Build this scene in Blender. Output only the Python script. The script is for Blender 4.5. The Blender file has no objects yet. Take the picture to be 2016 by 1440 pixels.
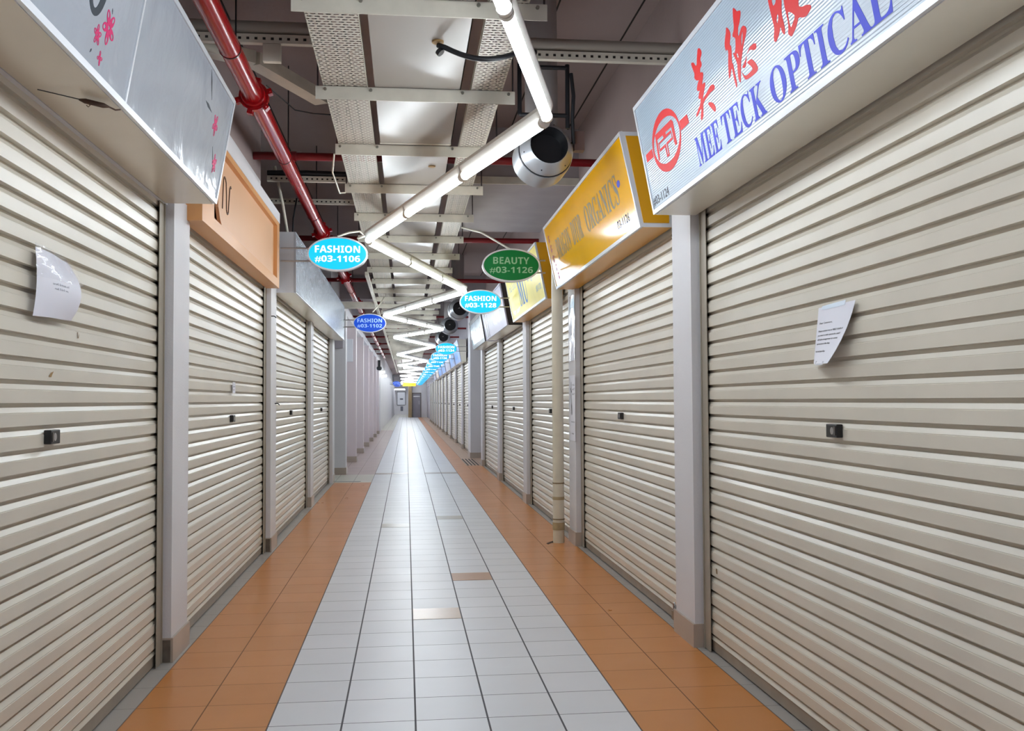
import bpy, bmesh, math, random
from mathutils import Vector, Matrix

random.seed(7)
SC = bpy.context.scene
COL = SC.collection

# ------------------------------------------------------------------ camera
def cam_axes(yaw, pitch, roll):
    cy, sy = math.cos(yaw), math.sin(yaw)
    f = Vector((sy*math.cos(pitch), cy*math.cos(pitch), math.sin(pitch)))
    r0 = Vector((cy, -sy, 0.0)); u0 = r0.cross(f)
    r = r0*math.cos(roll) + u0*math.sin(roll)
    u = -r0*math.sin(roll) + u0*math.cos(roll)
    return r, u, f
R_, U_, F_ = cam_axes(math.radians(6.336), math.radians(2.0947), math.radians(-0.3078))
camd = bpy.data.cameras.new('camera'); cam = bpy.data.objects.new('camera', camd); COL.objects.link(cam)
camd.sensor_fit = 'HORIZONTAL'; camd.sensor_width = 36.0; camd.lens = 36.0*1880.0/2016.0
camd.clip_start = 0.05; camd.clip_end = 300
cam.matrix_world = Matrix(((R_.x, U_.x, -F_.x, 0), (R_.y, U_.y, -F_.y, 0), (R_.z, U_.z, -F_.z, 1.333), (0, 0, 0, 1)))
SC.camera = cam

# ------------------------------------------------------------------ world, exposure
w = bpy.data.worlds.new('world'); SC.world = w; w.use_nodes = True
w.node_tree.nodes['Background'].inputs[0].default_value = (0.80, 0.85, 1.0, 1)
w.node_tree.nodes['Background'].inputs[1].default_value = 0.05
SC.view_settings.view_transform = 'Standard'; SC.view_settings.look = 'None'
SC.view_settings.gamma = 1.0; SC.view_settings.exposure = 1.38; SC.view_settings.use_curve_mapping = False
TUBE_STRENGTH = 15.5
try:
    SC.cycles.max_bounces = 10; SC.cycles.diffuse_bounces = 6; SC.cycles.glossy_bounces = 4
    SC.cycles.sample_clamp_indirect = 6.0
except Exception:
    pass

# ------------------------------------------------------------------ materials
def lin(h):
    v = [int(h[i:i+2], 16)/255 for i in (0, 2, 4)]
    return tuple(c/12.92 if c <= 0.04045 else ((c+0.055)/1.055)**2.4 for c in v) + (1.0,)
MATS = {}
def mat(name, hexc, rough=0.5, metal=0.0, var=0.0, vscale=3.0, bump=0.0, bscale=60.0, emit=None, estr=0.0, spec=0.5, coat=0.0):
    if name in MATS: return MATS[name]
    m = bpy.data.materials.new(name); m.use_nodes = True; nt = m.node_tree
    b = nt.nodes['Principled BSDF']
    b.inputs['Base Color'].default_value = lin(hexc); b.inputs['Roughness'].default_value = rough
    b.inputs['Metallic'].default_value = metal; b.inputs['Specular IOR Level'].default_value = spec
    b.inputs['Coat Weight'].default_value = coat; b.inputs['Coat Roughness'].default_value = 0.08
    if emit:
        b.inputs['Emission Color'].default_value = lin(emit); b.inputs['Emission Strength'].default_value = estr
    if var or bump:
        geo = nt.nodes.new('ShaderNodeNewGeometry')
    if var:
        n = nt.nodes.new('ShaderNodeTexNoise'); n.inputs['Scale'].default_value = vscale; n.inputs['Detail'].default_value = 6
        nt.links.new(geo.outputs['Position'], n.inputs['Vector'])
        r = nt.nodes.new('ShaderNodeMapRange'); r.inputs[1].default_value = 0.3; r.inputs[2].default_value = 0.7
        r.inputs[3].default_value = 1.0-var; r.inputs[4].default_value = 1.0+var*0.35
        nt.links.new(n.outputs[0], r.inputs[0])
        mx = nt.nodes.new('ShaderNodeMix'); mx.data_type = 'RGBA'; mx.blend_type = 'MULTIPLY'; mx.inputs[0].default_value = 1.0
        mx.inputs[6].default_value = lin(hexc); nt.links.new(r.outputs[0], mx.inputs[7]); nt.links.new(mx.outputs[2], b.inputs['Base Color'])
    if bump:
        n2 = nt.nodes.new('ShaderNodeTexNoise'); n2.inputs['Scale'].default_value = bscale; n2.inputs['Detail'].default_value = 3
        nt.links.new(geo.outputs['Position'], n2.inputs['Vector'])
        bp = nt.nodes.new('ShaderNodeBump'); bp.inputs['Strength'].default_value = bump; bp.inputs['Distance'].default_value = 0.01
        nt.links.new(n2.outputs[0], bp.inputs['Height']); nt.links.new(bp.outputs[0], b.inputs['Normal'])
    MATS[name] = m
    return m

def math_node(nt, op, a, b=None, c=None):
    n = nt.nodes.new('ShaderNodeMath'); n.operation = op
    for i, v in enumerate((a, b, c)):
        if v is None: continue
        if isinstance(v, (int, float)): n.inputs[i].default_value = v
        else: nt.links.new(v, n.inputs[i])
    return n.outputs[0]

def tile_mat(name, hexc, grout, rough, vary=0.06, gx=0.006, gy=0.0035, stain=0.10):
    m = bpy.data.materials.new(name); m.use_nodes = True; nt = m.node_tree; b = nt.nodes['Principled BSDF']
    geo = nt.nodes.new('ShaderNodeNewGeometry'); sep = nt.nodes.new('ShaderNodeSeparateXYZ')
    nt.links.new(geo.outputs['Position'], sep.inputs[0])
    tx = math_node(nt, 'DIVIDE', math_node(nt, 'SUBTRACT', sep.outputs[0], -0.567), 0.3022)
    ty = math_node(nt, 'DIVIDE', math_node(nt, 'SUBTRACT', sep.outputs[1], 4.055), 0.3075)
    def edge(t, wd, pitch):
        f = math_node(nt, 'FRACT', t)
        d = math_node(nt, 'MINIMUM', f, math_node(nt, 'SUBTRACT', 1.0, f))
        return math_node(nt, 'LESS_THAN', d, wd*0.5/pitch)
    g = math_node(nt, 'MAXIMUM', edge(tx, gx, 0.3022), edge(ty, gy, 0.3075))
    cv = nt.nodes.new('ShaderNodeCombineXYZ')
    nt.links.new(math_node(nt, 'FLOOR', tx), cv.inputs[0]); nt.links.new(math_node(nt, 'FLOOR', ty), cv.inputs[1])
    wn = nt.nodes.new('ShaderNodeTexWhiteNoise'); wn.noise_dimensions = '2D'; nt.links.new(cv.outputs[0], wn.inputs['Vector'])
    no = nt.nodes.new('ShaderNodeTexNoise'); no.inputs['Scale'].default_value = 2.2; no.inputs['Detail'].default_value = 8
    no.inputs['Roughness'].default_value = 0.65
    nt.links.new(geo.outputs['Position'], no.inputs['Vector'])
    val = math_node(nt, 'ADD', math_node(nt, 'MULTIPLY', wn.outputs['Value'], vary),
                    math_node(nt, 'SUBTRACT', 1.0 - vary + stain*0.5, math_node(nt, 'MULTIPLY', no.outputs[0], stain)))
    mx = nt.nodes.new('ShaderNodeMix'); mx.data_type = 'RGBA'; mx.blend_type = 'MULTIPLY'; mx.inputs[0].default_value = 1
    mx.inputs[6].default_value = lin(hexc); nt.links.new(val, mx.inputs[7])
    m2 = nt.nodes.new('ShaderNodeMix'); m2.data_type = 'RGBA'
    nt.links.new(g, m2.inputs[0]); nt.links.new(mx.outputs[2], m2.inputs[6]); m2.inputs[7].default_value = lin(grout)
    nt.links.new(m2.outputs[2], b.inputs['Base Color'])
    rr = math_node(nt, 'ADD', rough, math_node(nt, 'MULTIPLY', g, 0.4))
    rr = math_node(nt, 'ADD', rr, math_node(nt, 'MULTIPLY', math_node(nt, 'SUBTRACT', no.outputs[0], 0.5), 0.15))
    nt.links.new(rr, b.inputs['Roughness']); b.inputs['Specular IOR Level'].default_value = 0.4
    bp = nt.nodes.new('ShaderNodeBump'); bp.inputs['Strength'].default_value = 0.4; bp.inputs['Distance'].default_value = 0.002
    nt.links.new(math_node(nt, 'SUBTRACT', 1.0, g), bp.inputs['Height']); nt.links.new(bp.outputs[0], b.inputs['Normal'])
    return m

M_SHUT = mat('shutter_cream', 'd6cfc1', 0.33, var=0.07, vscale=2.5, spec=0.65)
M_GUIDE = mat('guide_alloy', 'a39b8d', 0.45, 0.15, var=0.10)
M_RAIL = mat('bottom_rail_alloy', '9d9284', 0.45, 0.2, var=0.15, vscale=8)
M_WALL = mat('plaster_lilac_white', 'dad9dd', 0.6, var=0.06, vscale=1.5, bump=0.12, bscale=90)
M_WALLD = mat('plaster_grey', 'a8a4ad', 0.75, var=0.10, vscale=1.2, bump=0.1)
M_PINK = mat('plaster_pinkish', 'd8cdd0', 0.6, var=0.05, vscale=1.2)
M_SKIRT = mat('skirting_tile', 'b3a69a', 0.35, var=0.10, vscale=5)
M_SLAB = mat('slab_dark_paint', 'a08f8c', 0.8, var=0.15, vscale=0.8, bump=0.2, bscale=25)
M_BEAM = mat('beam_grey', 'a39c9e', 0.75, var=0.10)
M_DARK = mat('dark_gap', '1d1815', 0.8)
M_HEAD = mat('header_shade_brown', '6d6152', 0.6, var=0.1)
M_BLACK = mat('black_plastic', '17171a', 0.35)
M_RUBBER = mat('black_rubber', '14161c', 0.45)
M_STEEL = mat('steel', 'b8b8bb', 0.3, 0.9)
M_ZINC = mat('zinc_alloy', 'a6a9ae', 0.32, 0.65, var=0.06)
M_BAR = mat('bar_offwhite', 'd3cec0', 0.5, var=0.18, vscale=5)
M_RUST = mat('rust_stain', '9a7a4e', 0.7)
M_DUCT = mat('duct_white', 'a39b94', 0.26, var=0.06, vscale=1.0, spec=0.3)
M_RED = mat('pipe_red', '9c0d15', 0.20, var=0.06, spec=0.35)
M_REDD = mat('branch_red', '7a0c14', 0.4, var=0.1)
M_TUBE = mat('lamp_tube', 'ffffff', 0.4, emit='eef8ff', estr=TUBE_STRENGTH)
M_HOUS = mat('lamp_housing', 'c9c5bd', 0.4, var=0.08)
M_CAP = mat('lamp_cap', 'd8d2c6', 0.45)
M_PVC = mat('pvc_cream', 'd3ccb9', 0.4, var=0.10, vscale=6)
M_PAPER = mat('paper_white', 'e4e4ee', 0.55)
M_PLAST = mat('clear_sleeve', 'dfe3ee', 0.12, spec=0.8)
M_INK = mat('ink_dark', '2b2d36', 0.6)
M_INKL = mat('ink_grey', '6c6f7a', 0.6)
M_SIGNW = mat('sign_frame_white', 'd9dce2', 0.3, 0.2)
M_SOFF = mat('soffit_grey', 'e2e0d4', 0.25, 0.0, var=0.10, vscale=1.4)
M_SOFFT = mat('soffit_taupe', 'd6cbb9', 0.25, 0.0, var=0.10, vscale=1.4)
M_SIGNRED = mat('sign_red', 'd22a2c', 0.45, spec=0.15)
M_SIGNBLUE = mat('sign_blue', '3b45c8', 0.45, spec=0.15)
M_PINKPAINT = mat('flower_pink', 'd01f68', 0.5, spec=0.15)
M_CHAR = mat('charcoal_paint', '343b45', 0.5, spec=0.15)
M_YEL = mat('sign_yellow', 'f0b000', 0.13, var=0.10, vscale=1.6, spec=0.28)
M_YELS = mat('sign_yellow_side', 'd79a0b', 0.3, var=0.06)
M_PALE = mat('sign_pale_yellow', 'ecd96a', 0.40, var=0.12, vscale=2.0, spec=0.3)
M_GREYTXT = mat('sign_text_grey', '7f765f', 0.45, spec=0.2)
M_PEACH = mat('peach_frame', 'd79b60', 0.45, var=0.06, vscale=1.5)
M_PEACHP = mat('peach_panel', 'dbab82', 0.5, var=0.05, vscale=1.5)
M_WOODB = mat('brown_wood', '9a6233', 0.5, var=0.25, vscale=9)
M_PEACHLINE = mat('peach_line', '4f3018', 0.5)
M_SIGNWHITE = mat('sign_white', 'b8b6c6', 0.45, var=0.06, spec=0.3)
M_SIGNDARK = mat('sign_dark', '2a2628', 0.35, var=0.1)
M_SKY = mat('sign_skyblue', '7ea7ef', 0.3, var=0.25, vscale=2)
M_DOOR = mat('door_grey', '8e8b95', 0.45, var=0.05)
M_DOORF = mat('door_frame_brown', '6f675f', 0.5)
M_OCHRE = mat('pillar_ochre', 'a08a68', 0.6, var=0.1)
M_TRAYW = None
def emit_mat(name, hexc, s, base=None): return mat(name, base or hexc, 0.3, emit=hexc, estr=s)

def ribbed_mat():
    m = mat('sign_ribbed', 'a9b8c6', 0.16, 0.0, spec=0.7); nt = m.node_tree; b = nt.nodes['Principled BSDF']
    geo = nt.nodes.new('ShaderNodeNewGeometry'); sep = nt.nodes.new('ShaderNodeSeparateXYZ'); nt.links.new(geo.outputs['Position'], sep.inputs[0])
    s = math_node(nt, 'SINE', math_node(nt, 'MULTIPLY', sep.outputs[2], 2*math.pi/0.0112))
    bp = nt.nodes.new('ShaderNodeBump'); bp.inputs['Strength'].default_value = 0.25; bp.inputs['Distance'].default_value = 0.0012
    nt.links.new(s, bp.inputs['Height']); nt.links.new(bp.outputs[0], b.inputs['Normal'])
    return m
M_RIB = ribbed_mat()
def crinkle(name, hexc, rough, metal, scale, dist, strength=0.6, var=0.0):
    m = mat(name, hexc, rough, metal, var=var, vscale=scale); nt = m.node_tree; b = nt.nodes['Principled BSDF']
    geo = nt.nodes.new('ShaderNodeNewGeometry'); n = nt.nodes.new('ShaderNodeTexNoise'); n.inputs['Scale'].default_value = scale; n.inputs['Detail'].default_value = 4
    n.inputs['Distortion'].default_value = 0.6
    nt.links.new(geo.outputs['Position'], n.inputs['Vector'])
    bp = nt.nodes.new('ShaderNodeBump'); bp.inputs['Strength'].default_value = strength; bp.inputs['Distance'].default_value = dist
    nt.links.new(n.outputs[0], bp.inputs['Height']); nt.links.new(bp.outputs[0], b.inputs['Normal'])
    return m
M_GREYSIGN = crinkle('sign_grey_film', 'aab0ba', 0.14, 0.0, 4.0, 0.012)
M_SILVER = crinkle('sign_silver_foil', 'a4adb8', 0.22, 0.6, 16.0, 0.06, 1.0, 0.3)  # colour variation stands in for light and dark on the foil wrinkles

def slot_mat():
    """perforated tray: rows of short slots that are real see-through holes"""
    m = mat('tray_perforated', 'cdc7bb', 0.5, var=0.10, vscale=4); nt = m.node_tree; b = nt.nodes['Principled BSDF']; out = nt.nodes['Material Output']
    geo = nt.nodes.new('ShaderNodeNewGeometry'); sep = nt.nodes.new('ShaderNodeSeparateXYZ'); nt.links.new(geo.outputs['Position'], sep.inputs[0])
    row = math_node(nt, 'DIVIDE', sep.outputs[1], 0.030)
    fr = math_node(nt, 'FRACT', row)
    odd = math_node(nt, 'MULTIPLY', math_node(nt, 'MODULO', math_node(nt, 'FLOOR', row), 2.0), 0.5)
    col = math_node(nt, 'FRACT', math_node(nt, 'ADD', math_node(nt, 'DIVIDE', sep.outputs[0], 0.036), odd))
    a = math_node(nt, 'LESS_THAN', math_node(nt, 'ABSOLUTE', math_node(nt, 'SUBTRACT', fr, 0.5)), 0.19)
    c = math_node(nt, 'LESS_THAN', math_node(nt, 'ABSOLUTE', math_node(nt, 'SUBTRACT', col, 0.5)), 0.34)
    h = math_node(nt, 'MULTIPLY', a, c)
    tr = nt.nodes.new('ShaderNodeBsdfTransparent'); ms = nt.nodes.new('ShaderNodeMixShader')
    nt.links.new(h, ms.inputs[0]); nt.links.new(b.outputs[0], ms.inputs[1]); nt.links.new(tr.outputs[0], ms.inputs[2]); nt.links.new(ms.outputs[0], out.inputs[0])
    return m
M_TRAY = slot_mat()

# ------------------------------------------------------------------ mesh helpers
ORG = {}
def setp(o, label=None, cat=None, group=None, kind=None):
    if label: o['label'] = label
    if cat: o['category'] = cat
    if group: o['group'] = group
    if kind: o['kind'] = kind
    return o
def thing(name, label, cat, loc, group=None):
    o = bpy.data.objects.new(name, None); o.empty_display_size = 0.1; COL.objects.link(o); o.location = loc
    ORG[o.name] = Vector(loc); return setp(o, label, cat, group)
class MB:
    def __init__(s): s.v = []; s.f = []; s.mi = []
    def add(s, vs, fs, mi=0):
        k = len(s.v); s.v += [Vector(p) for p in vs]
        for f in fs: s.f.append([i+k for i in f]); s.mi.append(mi)
    def box(s, a, b, mi=0):
        (x0, y0, z0), (x1, y1, z1) = a, b
        vs = [(x0,y0,z0),(x1,y0,z0),(x1,y1,z0),(x0,y1,z0),(x0,y0,z1),(x1,y0,z1),(x1,y1,z1),(x0,y1,z1)]
        s.add(vs, [(0,3,2,1),(4,5,6,7),(0,1,5,4),(1,2,6,5),(2,3,7,6),(3,0,4,7)], mi); return s
    def obox(s, p, q, wd, ht, mi=0, up=(0,0,1)):
        p, q = Vector(p), Vector(q); d = (q-p).normalized(); r = d.cross(Vector(up)).normalized(); u = r.cross(d)
        vs = [e + r*a*wd/2 + u*b*ht/2 for e in (p, q) for a, b in ((-1,-1),(1,-1),(1,1),(-1,1))]
        s.add(vs, [(0,1,2,3),(7,6,5,4),(0,4,5,1),(1,5,6,2),(2,6,7,3),(3,7,4,0)], mi); return s
    def tube(s, pts, r, n=12, mi=0, caps=True):
        pts = [Vector(p) for p in pts]; rs = r if isinstance(r, (list, tuple)) else [r]*len(pts)
        rings = []; prev = None
        for i, p in enumerate(pts):
            d = ((pts[i]-pts[i-1]).normalized() if i else Vector()) + ((pts[i+1]-pts[i]).normalized() if i < len(pts)-1 else Vector())
            if d.length < 1e-6: d = prev_d
            d.normalize(); prev_d = d
            if prev is None: a = d.orthogonal().normalized()
            else: a = (prev - d*prev.dot(d)).normalized()
            prev = a; b = d.cross(a)
            rings.append([p + (a*math.cos(2*math.pi*j/n) + b*math.sin(2*math.pi*j/n))*rs[i] for j in range(n)])
        fs = []
        for i in range(len(rings)-1):
            for j in range(n):
                fs.append((i*n+j, i*n+(j+1) % n, (i+1)*n+(j+1) % n, (i+1)*n+j))
        if caps: fs.append(tuple(reversed(range(n)))); fs.append(tuple(range((len(rings)-1)*n, len(rings)*n)))
        s.add([v for r_ in rings for v in r_], fs, mi); return s
    def prism(s, poly, a, b, mi=0):
        """poly: list of points (Vectors), swept by vector b-a"""
        a, b = Vector(a), Vector(b); n = len(poly)
        vs = [Vector(p)+a for p in poly] + [Vector(p)+b for p in poly]
        fs = [tuple(reversed(range(n))), tuple(range(n, 2*n))] + [(i, (i+1) % n, n+(i+1) % n, n+i) for i in range(n)]
        s.add(vs, fs, mi); return s
    def strip(s, prof, y0, y1, mi=0):
        n = len(prof); vs = [(x, y0, z) for x, z in prof] + [(x, y1, z) for x, z in prof]
        s.add(vs, [(i, i+1, n+i+1, n+i) for i in range(n-1)], mi); return s
    def build(s, name, mats, parent=None, origin=None, smooth=0, flip=False, bevel=0, recalc=True):
        me = bpy.data.meshes.new(name)
        mats = mats if isinstance(mats, (list, tuple)) else [mats]
        if origin is None:
            if parent is not None: origin = ORG[parent.name]
            else:
                xs = [v.x for v in s.v]; ys = [v.y for v in s.v]; zs = [v.z for v in s.v]
                origin = Vector(((min(xs)+max(xs))/2, (min(ys)+max(ys))/2, min(zs)))
        origin = Vector(origin)
        me.from_pydata([v-origin for v in s.v], [], s.f); me.update()
        for m in mats: me.materials.append(m)
        for p, mi in zip(me.polygons, s.mi): p.material_index = mi
        if recalc or bevel:
            bm = bmesh.new(); bm.from_mesh(me)
            if recalc: bmesh.ops.recalc_face_normals(bm, faces=bm.faces)
            if bevel: bmesh.ops.bevel(bm, geom=bm.edges[:], offset=bevel, segments=2, affect='EDGES', profile=0.6, clamp_overlap=True)
            bm.to_mesh(me); bm.free()
        if smooth:
            for p in me.polygons: p.use_smooth = True
            me.set_sharp_from_angle(angle=math.radians(smooth))
        o = bpy.data.objects.new(name, me); COL.objects.link(o)
        if parent is not None:
            o.parent = parent; o.location = origin - ORG[parent.name]
        else: o.location = origin
        ORG[o.name] = origin
        return o

def curve_polys(c):
    o = bpy.data.objects.new('tmp', c); COL.objects.link(o)
    dg = bpy.context.evaluated_depsgraph_get(); dg.update(); m = o.evaluated_get(dg).to_mesh()
    vs = [v.co.copy() for v in m.vertices]; fs = [tuple(p.vertices) for p in m.polygons]
    bpy.data.objects.remove(o); bpy.data.curves.remove(c)
    return vs, fs
_TC = {}
def text2d(body, bold=0.0, spacing=1.0, line=1.0, align='LEFT'):
    k = (body, bold, spacing, line, align)
    if k not in _TC:
        c = bpy.data.curves.new('t', 'FONT'); c.body = body; c.size = 1; c.offset = bold; c.extrude = 0.01; c.space_character = spacing; c.space_line = line
        c.align_x = align; c.resolution_u = 3
        _TC[k] = curve_polys(c)
    return _TC[k]
def poly2d(rings, ext=0.01):
    c = bpy.data.curves.new('p', 'CURVE'); c.dimensions = '2D'; c.fill_mode = 'BOTH'; c.extrude = ext
    for r in rings:
        s = c.splines.new('POLY'); s.points.add(len(r)-1); s.use_cyclic_u = True
        for p, (x, y) in zip(s.points, r): p.co = (x, y, 0, 1)
    return curve_polys(c)
def sansb(t):
    return ''.join(chr(0x1D5D4+ord(ch)-65) if 'A' <= ch <= 'Z' else chr(0x1D7EC+ord(ch)-48) if '0' <= ch <= '9' else ch for ch in t)
def serif(t):
    return ''.join(chr(0x1D400+ord(ch)-65) if 'A' <= ch <= 'Z' else ch for ch in t)
class Plane:
    """flat face: origin, u to the reader's right, v up; normal towards the reader"""
    def __init__(s, o, u, v): s.o = Vector(o); s.u = Vector(u).normalized(); s.v = Vector(v).normalized(); s.n = s.u.cross(s.v)
    def p(s, a, b, h=0.0): return s.o + s.u*a + s.v*b + s.n*h
    def put(s, mb, vf, a, b, wd=None, ht=None, th=0.0008, lift=0.0, mi=0, center=False, tilt=0.0):
        vs, fs = vf
        xs = [v.x for v in vs]; ys = [v.y for v in vs]; x0, x1, y0, y1 = min(xs), max(xs), min(ys), max(ys)
        sx = wd/(x1-x0) if wd else (ht/(y1-y0)); sy = ht/(y1-y0) if ht else sx
        zs = max(abs(v.z) for v in vs) or 1
        cx, cy = ((x0+x1)/2, (y0+y1)/2) if center else (x0, y0)
        mb.add([s.p(a+(v.x-cx)*sx+tilt*(v.y-cy)*sy, b+(v.y-cy)*sy, lift + th*(0.5+0.5*v.z/zs)) for v in vs], fs, mi)
    def raw(s, mb, vf, k=0.001, th=0.0008, lift=0.0, mi=0):
        vs, fs = vf; zs = max(abs(v.z) for v in vs) or 1
        mb.add([s.p(v.x*k, v.y*k, lift + th*(0.5+0.5*v.z/zs)) for v in vs], fs, mi)
    def quad(s, mb, a0, b0, a1, b1, h0=0.0, h1=0.002, mi=0):
        vs = [s.p(a, b, h) for h in (h0, h1) for a, b in ((a0,b0),(a1,b0),(a1,b1),(a0,b1))]
        mb.add(vs, [(0,3,2,1),(4,5,6,7),(0,1,5,4),(1,2,6,5),(2,3,7,6),(3,0,4,7)], mi)
def smoothring(pts, it=1):
    for _ in range(it):
        q = []
        for i in range(len(pts)):
            a, b = pts[i], pts[(i+1) % len(pts)]
            q += [(a[0]*.78+b[0]*.22, a[1]*.78+b[1]*.22), (a[0]*.22+b[0]*.78, a[1]*.22+b[1]*.78)]
        pts = q
    return pts
def ell(cx, cy, rx, ry, n=40, a0=0.0): return [(cx+rx*math.cos(2*math.pi*i/n+a0), cy+ry*math.sin(2*math.pi*i/n+a0)) for i in range(n)]
def words2d(n, seed=1):
    """a line of unreadable small print: n word-like groups of strokes"""
    rnd = random.Random(seed); rings = []; x = 0.0
    for _ in range(n):
        for _c in range(rnd.randint(3, 7)):
            h = rnd.choice((.45, .45, .5, .7)); rings.append([(x, 0), (x+.10, 0), (x+.10, h), (x, h)])
            if rnd.random() < .6: yb = rnd.choice((0, h-.1)); rings.append([(x+.11, yb), (x+.30, yb), (x+.30, yb+.1), (x+.11, yb+.1)])
            x += .40
        x += .30
    return poly2d(rings)
ORD = ['first','second','third','fourth','fifth','sixth','seventh','eighth','ninth','tenth','eleventh','twelfth','thirteenth','fourteenth','fifteenth','sixteenth','seventeenth','eighteenth','nineteenth','twentieth']
def ordw(i):
    n = i+1
    if n <= 20: return ORD[i]
    tens = {2:'twenty',3:'thirty',4:'forty',5:'fifty',6:'sixty'}[n//10]
    return tens + '-' + ORD[n % 10 - 1] if n % 10 else {2:'twentieth',3:'thirtieth',4:'fortieth',5:'fiftieth',6:'sixtieth'}[n//10]

# ------------------------------------------------------------------ key dimensions
PER = 3.6
XR, XL = 1.545, -1.200         # pillar faces
R0, L0 = 5.05, 5.11            # near faces of the first pillars
PLEN = 0.36
YEND = 78.0
ZC = 3.95

# ------------------------------------------------------------------ setting: floor
fm = MB(); zn = []
def zone(x0, x1, y0, y1, mi): fm.add([(x0,y0,0),(x1,y0,0),(x1,y1,0),(x0,y1,0)], [(0,1,2,3)], mi)
YB = -5.0
T_WH = tile_mat('tile_white', 'd9dadf', '55545a', 0.36, 0.05, 0.008, 0.005)
T_OR = tile_mat('tile_orange', 'c88548', '7d573a', 0.30, 0.06, 0.006, 0.004)
T_GY = tile_mat('tile_grey_border', 'a9a49f', '77726e', 0.32)
T_PK = tile_mat('tile_pinkish', 'b9a6a0', '83706a', 0.30, 0.10)
T_LT = tile_mat('tile_pale', 'cbc8bb', '918d84', 0.32, 0.04)
T_BR = tile_mat('tile_tan', 'bd9f88', '8a705c', 0.30, 0.06)
xw0, xw1 = -0.567, 0.944
zone(xw0, xw1, YB, YEND, 0)
zone(-1.171, xw0, YB, 15.9, 1); zone(-4.0, -1.171, YB, 15.9, 2)
zone(-4.0, xw0, 15.9, 17.6, 4); zone(-4.0, xw0, 17.6, 44.0, 3); zone(-4.0, xw0, 44.0, 97.0, 4)
zone(xw1, 1.5484, YB, 20.6, 1); zone(1.5484, 4.0, YB, 20.6, 2)
zone(xw1, 1.2462, 20.6, YEND, 1); zone(1.2462, 4.0, 20.6, YEND, 5)
zone(xw0, 4.0, YEND, 97.0, 4)
floor = fm.build('floor', [T_WH, T_OR, T_GY, T_PK, T_LT, T_BR], origin=(0, 0, 0), recalc=False)
setp(floor, 'tiled corridor floor, white tiles between two orange tile strips', kind='structure')
# odd replacement tiles laid in the white field (part of the floor)
def cell(i, j): return (-0.567+0.3022*i, 4.055+0.3075*j)
odd = MB()
for i, j, mi in ((3, 10, 0), (2, 6, 1), (3, 22, 2), (1, 20, 2), (0, 44, 3), (1, 44, 3), (3, 44, 3), (4, 44, 3)):
    x, y = cell(i, j); odd.box((x+.004, y+.003, 0.0002), (x+.2982, y+.3045, 0.0016), mi)
oo = odd.build('odd_tile', [mat('odd_orange', 'b58c6a', 0.3, var=0.1), mat('odd_peach', 'cdb5a0', 0.28, var=0.1), mat('odd_taupe', 'aea69c', 0.3, var=0.1), mat('odd_brown', '9b8d86', 0.3, var=0.15)], parent=floor)
oo['kind'] = 'structure'

# ceiling slab with seams, walls
c = MB(); c.box((-4, YB, ZC), (4, 97, ZC+0.2)); ceil = setp(c.build('ceiling', M_SLAB), 'dark painted concrete ceiling slab', kind='structure')
seam = MB()
for k in range(6): seam.box((-1.2+0.55*k, YB, ZC-0.006), (-1.19+0.55*k, 40, ZC))
so = seam.build('board_seam', M_DARK, parent=ceil); so['kind'] = 'structure'
def wallbox(name, boxes, m, label):
    b = MB()
    for a, e in boxes: b.box(a, e)
    return setp(b.build(name, m), label, kind='structure')
wallbox('wall_left', [((-1.60, YB, 0), (-1.36, 15.95, 2.36)), ((-1.60, YB, 2.36), (-1.235, 8.30, 3.22)), ((-1.60, 8.30, 2.36), (-1.30, 15.95, 2.62)), ((-1.36, 15.80, 0), (-1.19, 16.20, 2.62)),
          ((-1.60, 17.65, 0), (-1.36, 42.4, ZC))], M_WALL, 'lilac white plaster wall behind the left shutters')
wallbox('wall_left_upper', [((-1.60, YB, 3.22), (-1.235, 8.30, ZC))], M_SLAB, 'dark wall strip over the left signs')  # wall above the left signs coloured darker than the wall below
wallbox('wall_right_upper', [((1.66, YB, 2.95), (2.0, 19.95, ZC))], M_SLAB, 'dark painted wall strip over the right signs')
wallbox('wall_left_far', [((-1.6, 42.4, 0), (-1.13, 97, 2.95)), ((-1.6, 42.4, 2.95), (-1.3, 97, ZC))], M_WALL, 'pale wall at far left end of the corridor')
wallbox('wall_left_outer', [((-4.0, YB, 0), (-3.9, 42, ZC))], M_WALLD, 'grey wall deep behind the left side passage')
wallbox('wall_right', [((1.70, YB, 0), (2.0, 19.95, 2.40)), ((1.66, YB, 2.40), (2.0, 19.95, 2.95)), ((1.70, 22.3, 0), (2.0, 97, 2.4)), ((1.66, 22.3, 2.4), (2.0, 97, ZC)), ((1.66, 19.95, 2.6), (2.0, 22.3, ZC))], M_WALLD, 'grey wall behind and above the right shutters')
wallbox('wall_right_outer', [((3.9, 19, 0), (4.0, 24, ZC))], M_WALLD, 'grey wall deep behind the right side passage')
wallbox('wall_end', [((0.20, YEND, 0), (0.50, YEND+0.3, ZC)), ((1.20, YEND, 0), (2.0, YEND+0.3, ZC)), ((0.50, YEND, 1.98), (1.20, YEND+0.3, ZC)), ((-1.2, 95, 0), (0.4, 95.2, ZC)), ((0.2, YEND, 0), (0.3, 95, ZC))], M_WALL, 'pale wall closing the far end of the corridor')
wallbox('wall_back', [((-4, YB-0.2, 0), (4, YB, ZC))], M_WALLD, 'plain wall behind the camera')

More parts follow.
